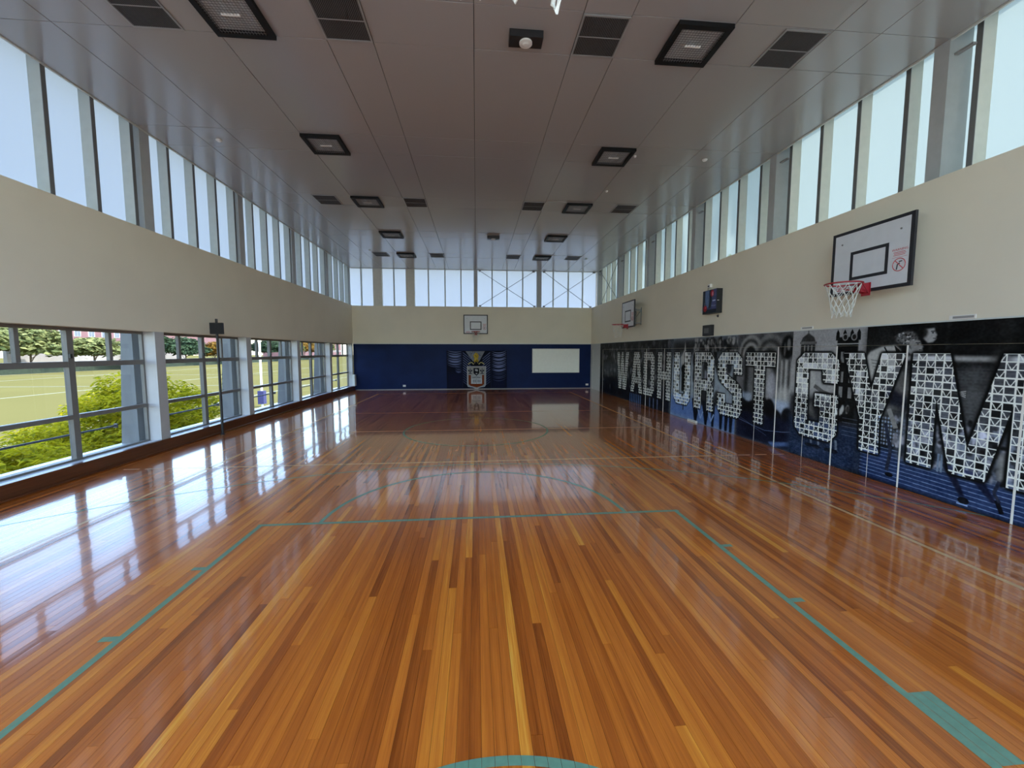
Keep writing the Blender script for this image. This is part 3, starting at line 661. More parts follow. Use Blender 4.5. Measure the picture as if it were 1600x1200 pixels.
# ================================================================== CREST PADS on the far wall
cp = Canvas(-1.52, 1.59, 0, 2.0, 170, (.010, .022, .10))
def crest():
    c = cp; lt = (.42, .46, .62); nv = (.008, .014, .07)
    c.rect(-1.52, -.71, 0, .9, (.02, .05, .17), .8, 20); c.rect(.77, 1.59, 0, .5, (.02, .05, .17), .8, 15)
    def fold(u0, v0, u1, v1, sag, w, col, al=.9):
        pts = [(u0+(u1-u0)*t, v0+(v1-v0)*t-sag*4*t*(1-t)) for t in np.linspace(0, 1, 9)]
        up = [(p[0], p[1]+w*math.sin(PI*(i+.3)/9.2)) for i, p in enumerate(pts)]
        c.poly(pts+up[::-1], col, al, 1)
    for k in range(13):
        v = 1.96-k*.088; u0 = -1.50 if k < 9 else -1.1
        fold(u0, v+.05, -.75, v, .08+.03*(k % 3), .05+.03*((k*7) % 3)/2, lt, .95 if k < 8 else .5)
    for k in range(16):
        v = 1.97-k*.095; fold(.80, v, 1.56, v+.02, .12+.03*(k % 2), .05+.03*((k*5) % 3)/2, lt, .95 if k < 11 else .4)
    for sgn in (-1, 1):
        for k in range(13):
            v = 1.93-k*.125; u0 = .02+sgn*.70; u1 = .02+sgn*.30
            c.poly([(u0, v), (u1, v-.33), (u1, v-.37), (u0, v-.05)], lt, .85 if k < 8 else .5, 1)
    c.poly([(-.55,1.98),(.45,1.98),(.16,1.45),(-.18,1.45)], (.42,.44,.48), 1, 1)
    for k in range(40): c.ell(random.uniform(-.4,.32), random.uniform(1.65,1.95), .03, .02, random.choice(((.25,.27,.33),(.55,.56,.6))), .6, 1)
    gold = (.62, .52, .16); dg = (.30,.24,.06)
    c.ell(.0, 1.72, .13, .17, gold); c.rect(-.12, .12, 1.42, 1.56, gold); c.poly([(-.16,1.75),(-.02,1.92),(.14,1.75),(.02,1.65)], gold)
    for k in range(26): c.ell(random.uniform(-.1,.1), random.uniform(1.45,1.85), .018, .025, random.choice((dg, (.75,.66,.3))), .9)
    c.line([(-.42,1.30),(-.28,1.40),(-.2,1.38),(-.14,1.30),(-.06,1.38)], .045, (.66,.62,.40)); c.line([(.42,1.30),(.28,1.40),(.2,1.38),(.14,1.30),(.06,1.38)], .045, (.66,.62,.40))
    c.rect(-.12, .12, 1.22, 1.36, (.01,.01,.05))
    sh = lambda s, d=0: [(-.49*s+.01,1.2-d),(.51*s,1.2-d),(.50*s,.24+d),(.44*s,.13+d),(.2*s,.09+d*.9),(.01,.01+d*1.2),(-.2*s,.09+d*.9),(-.44*s,.13+d),(-.48*s,.24+d)]
    c.poly(sh(1), (.62,.62,.64)); c.poly(sh(.92, .03), (.55,.54,.53))
    c.poly([(-.40,.74),(.40,.74),(.40,.26),(.3,.18),(.02,.1),(-.3,.18),(-.40,.26)], (.42,.17,.05)); 
    c.rect(-.28, .30, .28, .76, (.60,.60,.60)); c.poly([(-.25,.56),(.01,.52),(.27,.56),(.27,.32),(.01,.28),(-.25,.32)], (.70,.71,.72)); c.line([(.01,.53),(.01,.28)], .012, (.1,.1,.15))
    c.line([(-.2,.60),(0,.64),(.2,.60)], .02, (.1,.1,.2))
    for sx in (-1, 1):
        for r in range(2): 
            for k in range(4): c.rect(.02+sx*(.05+k*.045)-.013, .02+sx*(.05+k*.045)+.013, .36+r*.08, .41+r*.08, (.10,.10,.16))
    c.poly([(-.14,1.1),(.15,1.1),(.15,.84),(.01,.70),(-.14,.84)], (.01,.01,.06)); c.poly([(-.08,1.02),(-.02,1.06),(.09,1.02),(.07,.92),(-.05,.95)], (.6,.6,.62)); c.poly([(-.05,.84),(.07,.84),(.01,.76)], (.6,.6,.62))
    for u in (-.31, .30):
        c.line([(u,1.08),(u,.80)], .03, (.02,.03,.12)); c.line([(u-.09,.94),(u+.09,.94)], .03, (.02,.03,.12)); c.ell(u-.08,.98,.03,.04,(.02,.05,.14)); c.ell(u+.08,.98,.03,.04,(.02,.05,.14)); c.line([(u-.09,.8),(u,.86),(u+.09,.8)], .025, (.02,.03,.12))
crest()
M['pad'] = print_mat('crest_pad_print', cp.image('crest_pad_print'), .6)
pads = empty('crest_wall_pads', (0, Y1-.05, 0)); tag(pads, 'navy wall pads printed with draped cloth and a school crest, under the far backboard', 'wall pad')
bpy.context.view_layer.update()
for a, b in ((-1.52, -.715), (-.705, .765), (.775, 1.59)):
    o = MB().box(a, b, Y1-.06, Y1-.016, .035, 2.0).build('wall_pad', M['pad']); uv_box(o, lambda x, y, z: ((x+1.52)/3.11, z/2.0)); keep(o, pads)

# ---- white board and outlets on the far wall
wbd = empty('projection_board', (4.2, Y1-.03, .85)); tag(wbd, 'blank white rectangular board on the navy far wall', 'whiteboard')
MB().box(-1.24, 1.24, -.012, .02, .01, 1.24).build('board_face', M['screen'], wbd)
fr = MB(); fr.box(-1.26,1.26,-.02,.025,-.01,.015); fr.box(-1.26,1.26,-.02,.025,1.235,1.26); fr.box(-1.26,-1.235,-.02,.025,.015,1.235); fr.box(1.235,1.26,-.02,.025,.015,1.235)
fr.build('board_frame', M['white_trim'], wbd)
def outlet(x, label):
    e = empty('power_outlet', (x, Y1, .2)); MB().box(-.07, .07, -.02, -.001, -.045, .045).build('outlet_plate', M['whitepl'], e)
    for s in (-1, 1): MB().box(s*.035-.012, s*.035+.012, -.024, -.0201, -.02, .02).build('socket', M['ventframe'], e)
    tag(e, label, 'outlet')
outlet(-3.69, 'white power outlet low on the navy wall, left of the crest pads'); outlet(5.9, 'white power outlet low on the navy wall, at the right corner')

# ================================================================== BASKETBALL HOOPS
def text_obj(name, body, size, m, parent, loc, rot=(PI/2, 0, 0), align='CENTER'):
    cu = bpy.data.curves.new(name, 'FONT'); cu.body = body; cu.size = size; cu.align_x = align; cu.align_y = 'CENTER'; cu.extrude = .0006; cu.resolution_u = 3
    t = bpy.data.objects.new(name, cu); COL.objects.link(t); bpy.context.view_layer.update()
    me = bpy.data.meshes.new_from_object(t.evaluated_get(bpy.context.evaluated_depsgraph_get())); bpy.data.objects.remove(t)
    me.materials.clear(); me.materials.append(m); o = bpy.data.objects.new(name, me); link(o, parent); o.location = loc; o.rotation_euler = rot; return o
def make_hoop(arm, netlen=.44, W_=1.24, H_=.98, zb=-.11, ragged=0):
    """origin: rim height at the face of the board; the hoop reaches out along local -Y"""
    e = empty('basketball_hoop'); b = M['boardblack']
    bd = MB().box(-W_/2, W_/2, 0, .03, zb, zb+H_).build('backboard', M['board'], e)
    t = .045
    f = MB()
    for q in ((-W_/2, W_/2, zb, zb+t), (-W_/2, W_/2, zb+H_-t, zb+H_), (-W_/2, -W_/2+t, zb+t, zb+H_-t), (W_/2-t, W_/2, zb+t, zb+H_-t)): f.box(q[0]-(.004 if q[0] < -W_/2+.001 else 0), q[1]+(.004 if q[1] > W_/2-.001 else 0), -.003, .034, q[2], q[3])
    f.build('border_stripe', b, bd)
    f = MB(); a0, a1, c0, c1 = -.295, .295, .10, .53
    for q in ((a0, a1, c0, c0+t), (a0, a1, c1-t, c1), (a0, a0+t, c0+t, c1-t), (a1-t, a1, c0+t, c1-t)): f.box(q[0], q[1], -.003, -.0001, q[2], q[3])
    f.build('target_square', b, bd)
    # warning print: red lettering above a struck-through circle
    sx = .45
    text_obj('warning_lettering', 'WARNING', .045, M['redprint'], bd, (sx, -.0012, .40))
    f = MB()
    for k in range(3): f.box(sx-.085+.01*(k % 2), sx+.085-.012*((k+1) % 2), -.0012, -.0002, .362-k*.02, .370-k*.02)
    f.box(sx-.10, sx+.10, -.0012, -.0002, .296, .300)
    rr = [(sx+.085*math.cos(a), -.0015, .195+.085*math.sin(a)) for a in np.linspace(0, 2*PI, 25)[:-1]]
    f.tube(rr, .006, 4, closed=True); f.tube([(sx-.055, -.0015, .255), (sx+.058, -.0015, .135)], .006, 4)
    f.build('warning_print', M['redprint'], bd)
    f = MB(); f.tube([(sx-.03, -.001, .13), (sx-.02, -.001, .2), (sx+.01, -.001, .215)], .009, 4); f.tube([(sx+.0, -.001, .235), (sx+.04, -.001, .24)], .007, 4)
    f.build('hanging_figure', b, bd)
    f = MB(); rr = [(-.40+.11*math.cos(a), -.0015, -.015+.035*math.sin(a)) for a in np.linspace(0, 2*PI, 21)[:-1]]; f.tube(rr, .005, 4, closed=True)
    for k in range(7): f.box(-.475+k*.023, -.462+k*.023, -.0015, -.0002, -.030, .002)
    f.build('red_maker_print', M['redprint'], bd)
    for x, z in ((-.45, .68), (.45, .68)): MB().tube([(x, .002, z), (x, -.008, z)], .013, 8).build('bolt', M['steel'], bd)
    # rim
    cy = -.15-.225; ringp = [(.225*math.cos(a), cy+.225*math.sin(a), 0) for a in np.linspace(0, 2*PI, 37)[:-1]]
    rim = MB().tube(ringp, .011, 8, closed=True).build('rim', M['red'], e, True)
    f = MB(); f.box(-.07, .07, -.012, -.0035, -.17, .02); f.box(-.05, .05, -.16, -.012, -.012, .008)
    f.box(-.055, -.047, -.15, -.012, -.12, -.012); f.box(.047, .055, -.15, -.012, -.12, -.012); f.build('rim_bracket', M['red'], rim)
    for s in (-1, 1): MB().tube([(s*.05, -.012, -.13), (s*.205, cy+.09, -.012)], .007, 6).build('rim_strut', M['red'], rim)
    hk = [(.215*math.cos(a), cy+.215*math.sin(a)) for a in np.linspace(0, 2*PI, 13)[:-1]]
    # net: twelve hooks, diamonds narrowing downwards
    n = MB(); rows = 5; N = 12; rn = random.Random(3)
    def node(i, j):
        t = j/rows; r = .215-(.215-.115)*(t**.75); a = 2*PI*(i+.5*(j % 2))/N; dz = -.012-netlen*t
        jx = rn.uniform(-1, 1)*.012*t; return (r*math.cos(a)+jx, cy+r*math.sin(a)+rn.uniform(-1, 1)*.012*t, dz+rn.uniform(-1, 1)*.012*t)
    nd = [[node(i, j) for i in range(N)] for j in range(rows+1)]
    for j in range(rows):
        for i in range(N):
            if j % 2 == 0: tg = (i, (i-1) % N)
            else: tg = (i, (i+1) % N)
            for k in tg:
                if ragged and rn.random() < ragged: continue
                p, q = Vector(nd[j][i]), Vector(nd[j+1][k]); m_ = (p+q)/2+Vector((0, 0, -.006))
                n.tube([p, m_, q], .0042, 5)
    for i in range(N):   # bottom loops
        p = Vector(nd[rows][i]); a = 2*PI*i/N; t_ = Vector((-math.sin(a), math.cos(a), 0))*.009; dz = rn.uniform(.012, .05)
        n.tube([p, p+t_-Vector((0,0,dz*.6)), p-Vector((0,0,dz)), p-t_-Vector((0,0,dz*.6)), p], .0042, 5)
    n.build('net', M['cord'], e)
    # wall bracket
    for s in (-1, 1):
        f = MB()
        if arm > .12:
            f.box(s*.25-.02, s*.25+.02, .031, arm-.001, .50, .54); f.box(s*.25-.02, s*.25+.02, .031, arm-.001, .02, .06); f.box(s*.25-.02, s*.25+.02, arm-.02, arm-.001, -.02, .62)
            f.tube([(s*.25, .04, .04), (s*.25, arm-.02, .50)], .012, 6)
        else: f.box(s*.25-.02, s*.25+.02, .035, arm-.001, -.05, .62)
        f.build('wall_bracket', M['steel'], e)
    return e
h = make_hoop(.30); h.location = (6.1-.30, 5.66, 2.965); h.rotation_euler = (0, 0, -PI/2)
tag(h, 'white backboard with red rim and white net, nearest hoop above the mural', 'basketball hoop', 'wall-mounted basketball hoops')
h.children
h2 = make_hoop(.42, ragged=.45); h2.location = (6.1-.42, 14.95, 2.97); h2.rotation_euler = (0, 0, -PI/2)
tag(h2, 'basketball backboard on the right wall near the far corner, its net thin and torn', 'basketball hoop', 'wall-mounted basketball hoops')
h3 = make_hoop(.10, ragged=.3); h3.location = (-.01, Y1-.10, 2.97)
tag(h3, 'basketball backboard and red rim on the far wall above the crest pads', 'basketball hoop', 'wall-mounted basketball hoops')
h4 = make_hoop(1.39, netlen=.37); h4.location = (.05, Y0+1.412, 2.965); h4.rotation_euler = (0, 0, PI)
tag(h4, 'hoop overhead of which only a white net loop shows at the top edge', 'basketball hoop', 'wall-mounted basketball hoops')

# ================================================================== THINGS ON THE RIGHT WALL
tvc = Canvas(0, .62, 0, .60, 320, (.20, .23, .38))
def tvprint():
    c = tvc; c.rect(.0, .12, .3, .6, (.02,.02,.04)); c.rect(.12, .30, .15, .6, (.34,.42,.56), 1, 4); c.rect(.42, .62, .1, .6, (.27,.27,.42), 1, 5)
    c.poly([(.0,.35),(.12,.32),(.2,.1),(0,0)], (.02,.02,.04), 1, 3); c.poly([(.30,.6),(.40,.6),(.42,.35),(.38,.15),(.28,.14),(.33,.35)], (.03,.04,.08), 1, 3)
    c.rect(0, .62, 0, .1, (.03,.03,.06), 1, 4); c.ell(.43, .50, .075, .085, (.60,.06,.12), 1, 2); c.ell(.45, .49, .03, .06, (.85,.55,.62), .9, 2)
    c.ell(.13, .14, .085, .085, (.55,.03,.06), 1, 2); c.ell(.15,.16,.04,.03,(.9,.3,.35),.7,3); c.rect(.45,.58,.30,.33,(.75,.77,.9),.9,2); c.rect(.40,.6,.18,.2,(.6,.62,.75),.6,2)
    c.line([(.10,.3),(.12,.2)], .01, (.6,.6,.7)); c.grain(0,.62,0,.6,.05,(.02,.02))
tvprint(); M['tvprint'] = print_mat('poster_print', tvc.image('poster_print'), .25)
tv = empty('poster_cabinet', (6.1, 10.03, 2.93)); tag(tv, 'shallow black wall cabinet with a blue and red picture front, above the mural', 'cabinet')
bpy.context.view_layer.update()
MB().box(-.15, -.001, -.31, .31, 0, .60).build('cabinet_body', M['black'], tv)
o = MB().box(-.158, -.1505, -.30, .30, .01, .59).build('picture_front', M['tvprint'], tv)
uvl = o.data.uv_layers.new(name='print')
for lp in o.data.loops:
    v_ = o.data.vertices[lp.vertex_index].co; uvl.data[lp.index].uv = ((.31-v_.y)/.62, v_.z/.60)
MB().box(-.135, -.09, -.318, -.3105, .30, .315).build('latch', M['whitepl'], tv)
cl = MB(); N = 14
for k in range(N):
    a = 2*PI*k/N; r = .09*(1+.35*math.sin(3*a)+.2*math.cos(5*a)); cl.v.append((-.05+.02*math.sin(4*a), r*1.0*math.cos(a), r*.8*math.sin(a)))
cl.v.append((-.09, 0, 0)); cl.v.append((-.002, 0, 0))
for k in range(N): cl.f.append((k, (k+1) % N, N)); cl.f.append(((k+1) % N, k, N+1))
c_ = cl.build('white_cloth', M['whitepl']); c_.location = (6.095, 10.50, 3.03); tag(c_, 'small crumpled white cloth hanging at the lower left corner of the black cabinet', 'cloth')
e = empty('wall_sensor', (6.1, 10.24, 3.62)); MB().box(-.06, -.001, -.05, .05, 0, .09).build('sensor_body', M['whitepl'], e); MB().box(-.075, -.0605, -.03, .03, .02, .05).build('sensor_lens', M['black'], e)
MB().tube([(-.02, .05, .03), (-.03, .09, -.02), (-.02, .085, -.09)], .006, 5).build('cable', M['black'], e); tag(e, 'small white wall sensor with a black lens on top of the poster cabinet', 'sensor')
e = empty('wall_hook', (6.1, 9.86, 2.86)); MB().box(-.03, -.001, -.012, .012, -.03, .03).build('hook_plate', M['black'], e); MB().tube([(-.03,0,.0),(-.05,0,-.01),(-.05,0,.015)], .005, 5).build('hook', M['black'], e); tag(e, 'tiny black hook on the wall just under the poster cabinet', 'hook')
e = empty('wall_speaker', (6.1, 10.22, 2.353)); MB().box(-.09, -.001, -.19, .19, .02, .30).build('speaker_body', M['black'], e); MB().box(-.10, -.0905, -.10, .10, .09, .22).build('speaker_grille', M['grille'], e)
tag(e, 'black box mounted right on the top edge of the mural', 'wall box')
for y0_, y1_, lb in ((4.5, 4.78, 'clear label holder above the mural, right of the near hoop'), (6.92, 7.2, 'clear label holder above the mural, left of the near hoop')):
    e = empty('label_holder', (6.1, (y0_+y1_)/2, 2.40)); MB().box(-.012, -.001, -.14, .14, -.026, .026).build('holder', M['whitepl'], e)
    MB().box(-.0145, -.0121, -.125, .10, -.014, .014).build('card', M['ventframe'], e); tag(e, lb, 'label holder')
e = empty('floor_socket_box', (6.07, 10.82, .003)); MB().box(-.05, -.0, -.22, .22, 0, .045).build('socket_cover', M['whitepl'], e); MB().box(-.052, -.0501, -.19, .19, .012, .03).build('cover_slot', M['ventframe'], e)
tag(e, 'low white trunking box on the floor against the mural, below the letter R', 'trunking')
# green leaf tip pressed against the frosted glass is part of the palm, built further down

# ---- black pole with a square head by the left windows
e = empty('net_post', (-6.0, 10.08, 0)); tag(e, 'tall thin black post with a square black head beside the left windows', 'post')
MB().lathe([(0,.001),(.05,.001),(.05,.02),(.028,.035),(.026,2.72),(0,2.72)], n=12).build('pole', M['black'], e)
MB().box(-.14, .14, -.03, .03, 2.37, 2.63).build('post_head', M['black'], e)
for z in (1.05, 1.2, 1.32, 1.42): MB().tube([(.03, 0, z), (.06, 0, z+.005), (.06, 0, z+.035)], .007, 5).build('hook', M['black'], e)

# ================================================================== CEILING FITTINGS
def make_light():
    e = empty('ceiling_light'); s = .365; t = .075; z0, z1 = -.055, -.002
    f = MB(); f.box(-s, s, -s, -s+t, z0, z1); f.box(-s, s, s-t, s, z0, z1); f.box(-s, -s+t, -s+t, s-t, z0, z1); f.box(s-t, s, -s+t, s-t, z0, z1); f.build('frame', M['blackframe'], e)
    q = s-t-.001
    f = MB(); f.box(-q, q, -q, q, -.008, -.003)
    for k in range(5):
        x = -q+2*q*(k+.5)/5; f.add([(x-.05,-q*.9,-.009),(x+.05,-q*.9,-.009),(x+.05,q*.9,-.009),(x-.05,q*.9,-.009),(x,-q*.8,-.03),(x,q*.8,-.03)], [(0,1,4),(1,2,5,4),(2,3,5),(3,0,4,5)])
    f.build('reflector', M['lens'], e)
    MB().tube([(-.11,0,-.036),(.11,0,-.036)], .02, 8).build('lamp', M['whitepl'], e)
    f = MB(); N = 15
    for k in range(N):
        x = -q+2*q*(k+.5)/N; f.box(x-.0022, x+.0022, -q, q, -.052, -.048); f.box(-q, q, x-.0022, x+.0022, -.0475, -.0435)
    f.build('guard_mesh', M['steel'], e)
    return e
def make_vent():
    e = empty('ceiling_vent'); s = .305; t = .022; h = .35
    f = MB(); f.box(-s, s, -h, -h+t, -.016, -.002); f.box(-s, s, h-t, h, -.016, -.002); f.box(-s, -s+t, -h+t, h-t, -.016, -.002); f.box(s-t, s, -h+t, h-t, -.016, -.002); f.build('frame', M['ventframe'], e)
    MB().box(-s+t, s-t, -h+t, h-t, -.006, -.003).build('backing', M['ceildark'], e)
    f = MB(); n = 26
    for k in range(n): x = -s+t+(2*(s-t))*(k+.5)/n; f.box(x-.0045, x+.0045, -h+t, h-t, -.012, -.007)
    f.build('slat', M['grille'], e)['kind'] = 'stuff'
    MB().box(-s+t, s-t, -.008, .008, -.015, -.0125).build('crossbar', M['ventframe'], e)
    return e
lrow = [('nearest', 5.60), ('second', 8.79), ('third', 11.93), ('fourth', 15.12), ('fifth', 18.25)]
L0 = make_light(); first = True
for nm, y in lrow:
    for sd_, x in (('left', -2.96), ('right', 2.94)):
        o = L0 if first else copy_tree(L0); first = False; o.location = (x, y, ZC-.003)
        tag(o, 'square black caged ceiling light, %s from the camera in the %s row' % (nm, sd_), 'ceiling light', 'caged ceiling lights')
V0 = make_vent(); first = True
for nm, y in (('nearest', 5.60), ('middle', 11.91), ('farthest', 18.23)):
    for xn, x in (('outer left', -4.03), ('inner left', -1.655), ('inner right', 1.655), ('outer right', 4.32)):
        o = V0 if first else copy_tree(V0); first = False; o.location = (x, y, ZC-.003)
        tag(o, 'dark rectangular ceiling vent, %s one of the %s row of four' % (xn, nm), 'ceiling vent', 'dark ceiling air vents')
def detector_box(x, y, lb):
    e = empty('ceiling_box', (x, y, ZC-.003)); MB().box(-.22, .22, -.10, .10, -.09, 0).build('box_body', M['black'], e)
    MB().lathe([(0,-.125),(.03,-.125),(.045,-.115),(.085,-.11),(.085,-.0905)], (.0,.0,0), 20).build('round_detector', M['whitepl'], e, False); tag(e, lb, 'detector')
detector_box(.68, 5.66, 'black oblong box with a round white detector, nearest on the ceiling'); detector_box(.65, 15.1, 'black oblong box with a round white detector, far down the ceiling')
for x, y, r, lb in ((-5.01, 8.82, .055, 'white smoke detector above the left clerestory windows'), (4.97, 8.77, .055, 'white smoke detector above the right clerestory windows'),
                    (3.40, 8.74, .03, 'small white ceiling button beside the second right light'), (3.40, 10.64, .035, 'small white ceiling button between the second and third right lights'),
                    (4.95, 18.26, .05, 'white smoke detector at the far right end of the ceiling'), (-4.33, 17.5, .03, 'small white ceiling button near the far left vent')):
    f = MB().lathe([(0,-.035),(r*.6,-.035),(r*.9,-.02),(r,-.006),(r,0)], n=20).build('smoke_detector', M['whitepl']); f.location = (x, y, ZC-.003); tag(f, lb, 'smoke detector')

# ================================================================== OUTSIDE, LEFT
M['grass'] = mat('playing_field_grass', (.16, .14, .05), .9, spec=0, noise=.10, nscale=.05)
M['fieldline'] = mat('field_line_paint', (.30, .30, .22), .9)
M['brickpink'] = mat('far_brick', (.20, .10, .10), .9, noise=.12, nscale=.4)
M['render'] = mat('pale_render', (.33, .30, .27), .9, noise=.05, nscale=.2)
M['trunk'] = mat('bark', (.16, .12, .09), .9, noise=.3)
M['farwin'] = mat('far_window_glass', (.10, .12, .16), .2)
M['whitepaint'] = mat('white_post_paint', (.85, .85, .82), .5)
M['navy'] = mat('navy_pad', (.03, .03, .12), .6)
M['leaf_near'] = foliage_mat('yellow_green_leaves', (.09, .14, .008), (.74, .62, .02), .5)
M['leaf_a'] = foliage_mat('pale_green_leaves', (.05, .08, .025), (.34, .34, .13), .3)
M['leaf_b'] = foliage_mat('dark_green_leaves', (.01, .025, .015), (.07, .11, .05), .15)
M['leaf_c'] = foliage_mat('autumn_leaves', (.12, .05, .01), (.32, .19, .03), .3)
M['leaf_d'] = foliage_mat('palm_leaves', (.08, .18, .03), (.30, .45, .05), .12)
ground = bx('ground', M['grass'], None, -420, 260, -150, 700, -4.4, -4.0, kind='structure')
for (a, b) in (((-118, 60), (-118, 260)), ((-95, 40), (-95, 240)), ((-60, 20), (-60, 220)), ((-30, 20), (-30, 200))):
    o = bx('field_line', M['fieldline'], None, a[0]-.2, a[0]+.2, a[1], b[1], -3.995, -3.985); keep(o, ground)
for y in (75, 110, 150): o = bx('field_line', M['fieldline'], None, -118, -30, y-.2, y+.2, -3.984, -3.975); keep(o, ground)

def leaves(name, m, blobs, n, size, parent, seed=1, droop=.4, blade=(1, .42), flat=.5):
    """many folded leaves spread over the shells of ellipsoid clumps"""
    r = np.random.RandomState(seed); V = []; F = []; T = []; w_ = np.array([b[3]*b[4] for b in blobs]); w_ = w_/w_.sum()
    idx = r.choice(len(blobs), n, p=w_)
    for i in idx:
        cx, cy, cz, rx, ry, rz = blobs[i]; d = r.normal(size=3); d[2] = abs(d[2])*.9-.25; d /= np.linalg.norm(d); k = r.uniform(.80, 1.05)
        p = np.array((cx+d[0]*rx*k, cy+d[1]*ry*k, cz+d[2]*rz*k)); a = r.uniform(0, 2*PI)
        t = np.array((math.cos(a), math.sin(a), -droop*r.rand())); t /= np.linalg.norm(t); nn = d*(1-flat)+np.array((0, 0, 1))*flat+r.normal(size=3)*.35
        b_ = np.cross(nn, t); b_ /= np.linalg.norm(b_)+1e-6; s_ = size*r.uniform(.6, 1.3); nv = np.cross(t, b_)
        q = len(V); V += [tuple(p), tuple(p+t*s_*.5*blade[0]+b_*s_*blade[1]*.5+nv*s_*.08), tuple(p+t*s_*blade[0]), tuple(p+t*s_*.5*blade[0]-b_*s_*blade[1]*.5+nv*s_*.08)]
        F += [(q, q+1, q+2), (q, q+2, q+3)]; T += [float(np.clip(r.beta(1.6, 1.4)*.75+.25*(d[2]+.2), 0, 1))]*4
    me = bpy.data.meshes.new(name); me.from_pydata(V, [], F); me.materials.append(m)
    at = me.attributes.new('tone', 'FLOAT', 'POINT'); at.data.foreach_set('value', T)
    o = link(bpy.data.objects.new(name, me), parent); o['kind'] = 'stuff'; return o
def clumps(n, c, rad, cr, seed):
    r = np.random.RandomState(seed); out = []
    for _ in range(n):
        d = r.normal(size=3); d /= np.linalg.norm(d); d[2] = abs(d[2])*1.1-.3; k = r.uniform(.45, .92); s_ = cr*r.uniform(.7, 1.3)
        out.append((c[0]+d[0]*rad[0]*k, c[1]+d[1]*rad[1]*k, c[2]+d[2]*rad[2]*k, s_, s_, s_*.6))
    return out
def tree(label, x, y, h, wr, m, seed, n=2600, ls=.9, group=None, gz=-4.0, name='tree', trunk_r=.28, crown=.78, cl=26, blade=(1, .6)):
    e = empty(name, (x, y, gz)); tag(e, label, 'tree', group)
    tr = MB(); tr.tube([(0,0,0),(.1,.05,h*.3),(0,0,h*.62)], [trunk_r, trunk_r*.8, trunk_r*.45], 8)
    r = random.Random(seed)
    for k in range(6):
        a = r.uniform(0, 2*PI); tr.tube([(0,0,h*(.2+.06*k)), (wr*.35*math.cos(a), wr*.35*math.sin(a), h*(.38+.06*k)), (wr*.7*math.cos(a), wr*.7*math.sin(a), h*(.46+.07*k))], [trunk_r*.4, trunk_r*.25, trunk_r*.08], 5)
    tr.build('trunk', M['trunk'], e)
    bl = clumps(cl, (0, 0, h*(1-crown/2)), (wr, wr, h*crown/2), wr*.36, seed)
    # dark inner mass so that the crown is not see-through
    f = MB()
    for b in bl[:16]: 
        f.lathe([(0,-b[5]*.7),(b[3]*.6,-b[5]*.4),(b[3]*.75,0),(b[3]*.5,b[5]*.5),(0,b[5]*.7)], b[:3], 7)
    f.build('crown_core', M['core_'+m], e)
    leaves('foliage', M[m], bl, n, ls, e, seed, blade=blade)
    return e
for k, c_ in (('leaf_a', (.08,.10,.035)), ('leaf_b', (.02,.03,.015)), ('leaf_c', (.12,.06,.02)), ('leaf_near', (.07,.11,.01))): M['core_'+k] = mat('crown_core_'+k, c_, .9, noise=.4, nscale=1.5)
far = [(-122, 92, 13.5, 7.4, 'leaf_a', 'broad pale green tree at the left end of the tree line beyond the field'),
       (-123, 108.5, 15.0, 7.8, 'leaf_a', 'tall pale green tree, second along the tree line beyond the field'),
       (-124, 125, 14.2, 7.6, 'leaf_a', 'pale green tree, third along the tree line beyond the field'),
       (-121, 140.5, 12.2, 6.6, 'leaf_a', 'rounded pale tree beside the brick building beyond the field'),
       (-114, 146, 4.6, 3.2, 'leaf_c', 'low orange shrub at the foot of the pale retaining wall'),
       (-122, 166, 14, 7, 'leaf_b', 'dark blue-green tree seen at the left of the second window'),
       (-122, 183, 12.5, 7.2, 'leaf_b', 'dark green tree in the middle of the second window'),
       (-120, 199, 11, 5, 'leaf_c', 'autumn tree in front of the pink building behind the second window'),
       (-122, 252, 14, 8, 'leaf_b', 'dark green tree seen through the third window'),
       (-120, 272, 15, 9, 'leaf_a', 'pale green tree seen through the third window, right of the goal post'),
       (-121, 300, 14, 9, 'leaf_c', 'orange autumn tree seen through the fourth window'),
       (-121, 335, 16, 10, 'leaf_a', 'pale green tree seen far off through the fourth window')]
for i, (x, y, h_, wr, m, lb) in enumerate(far):
    tree(lb, x, y, h_, wr, m, 20+i, n=5200, crown=.96, cl=44, ls=1.5 if h_ > 6 else .7, group='trees beyond the playing field')
# near trees under the windows
def near_tree(label, c, rad, seed, n):
    e = empty('tree', (c[0], c[1], -4.0)); tag(e, label, 'tree', 'yellow-green trees under the left windows')
    top = c[2]+4.0; tr = MB(); tr.tube([(0,0,0),(.1,.1,1.5),(0,0,top)], [.2,.15,.06], 8); r = random.Random(seed)
    for k in range(16):
        a = r.uniform(0, 2*PI); z = top*(.35+.035*k); tr.tube([(0,0,z), (rad[0]*.4*math.cos(a), rad[1]*.4*math.sin(a), z+.6), (rad[0]*.85*math.cos(a), rad[1]*.85*math.sin(a), z+1.0)], [.05,.03,.01], 5)
    tr.build('trunk', M['trunk'], e)
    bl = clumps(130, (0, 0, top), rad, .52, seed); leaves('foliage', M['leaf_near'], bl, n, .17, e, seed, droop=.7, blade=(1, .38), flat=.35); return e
near_tree('bright yellow-green tree crown between the first and second windows', (-10.7, 13.8, -1.0), (2.4, 3.9, 2.9), 5, 22000)
near_tree('yellow-green tree crown low in the nearest window', (-10.0, 9.0, -1.9), (2.3, 3.6, 2.8), 9, 22000)
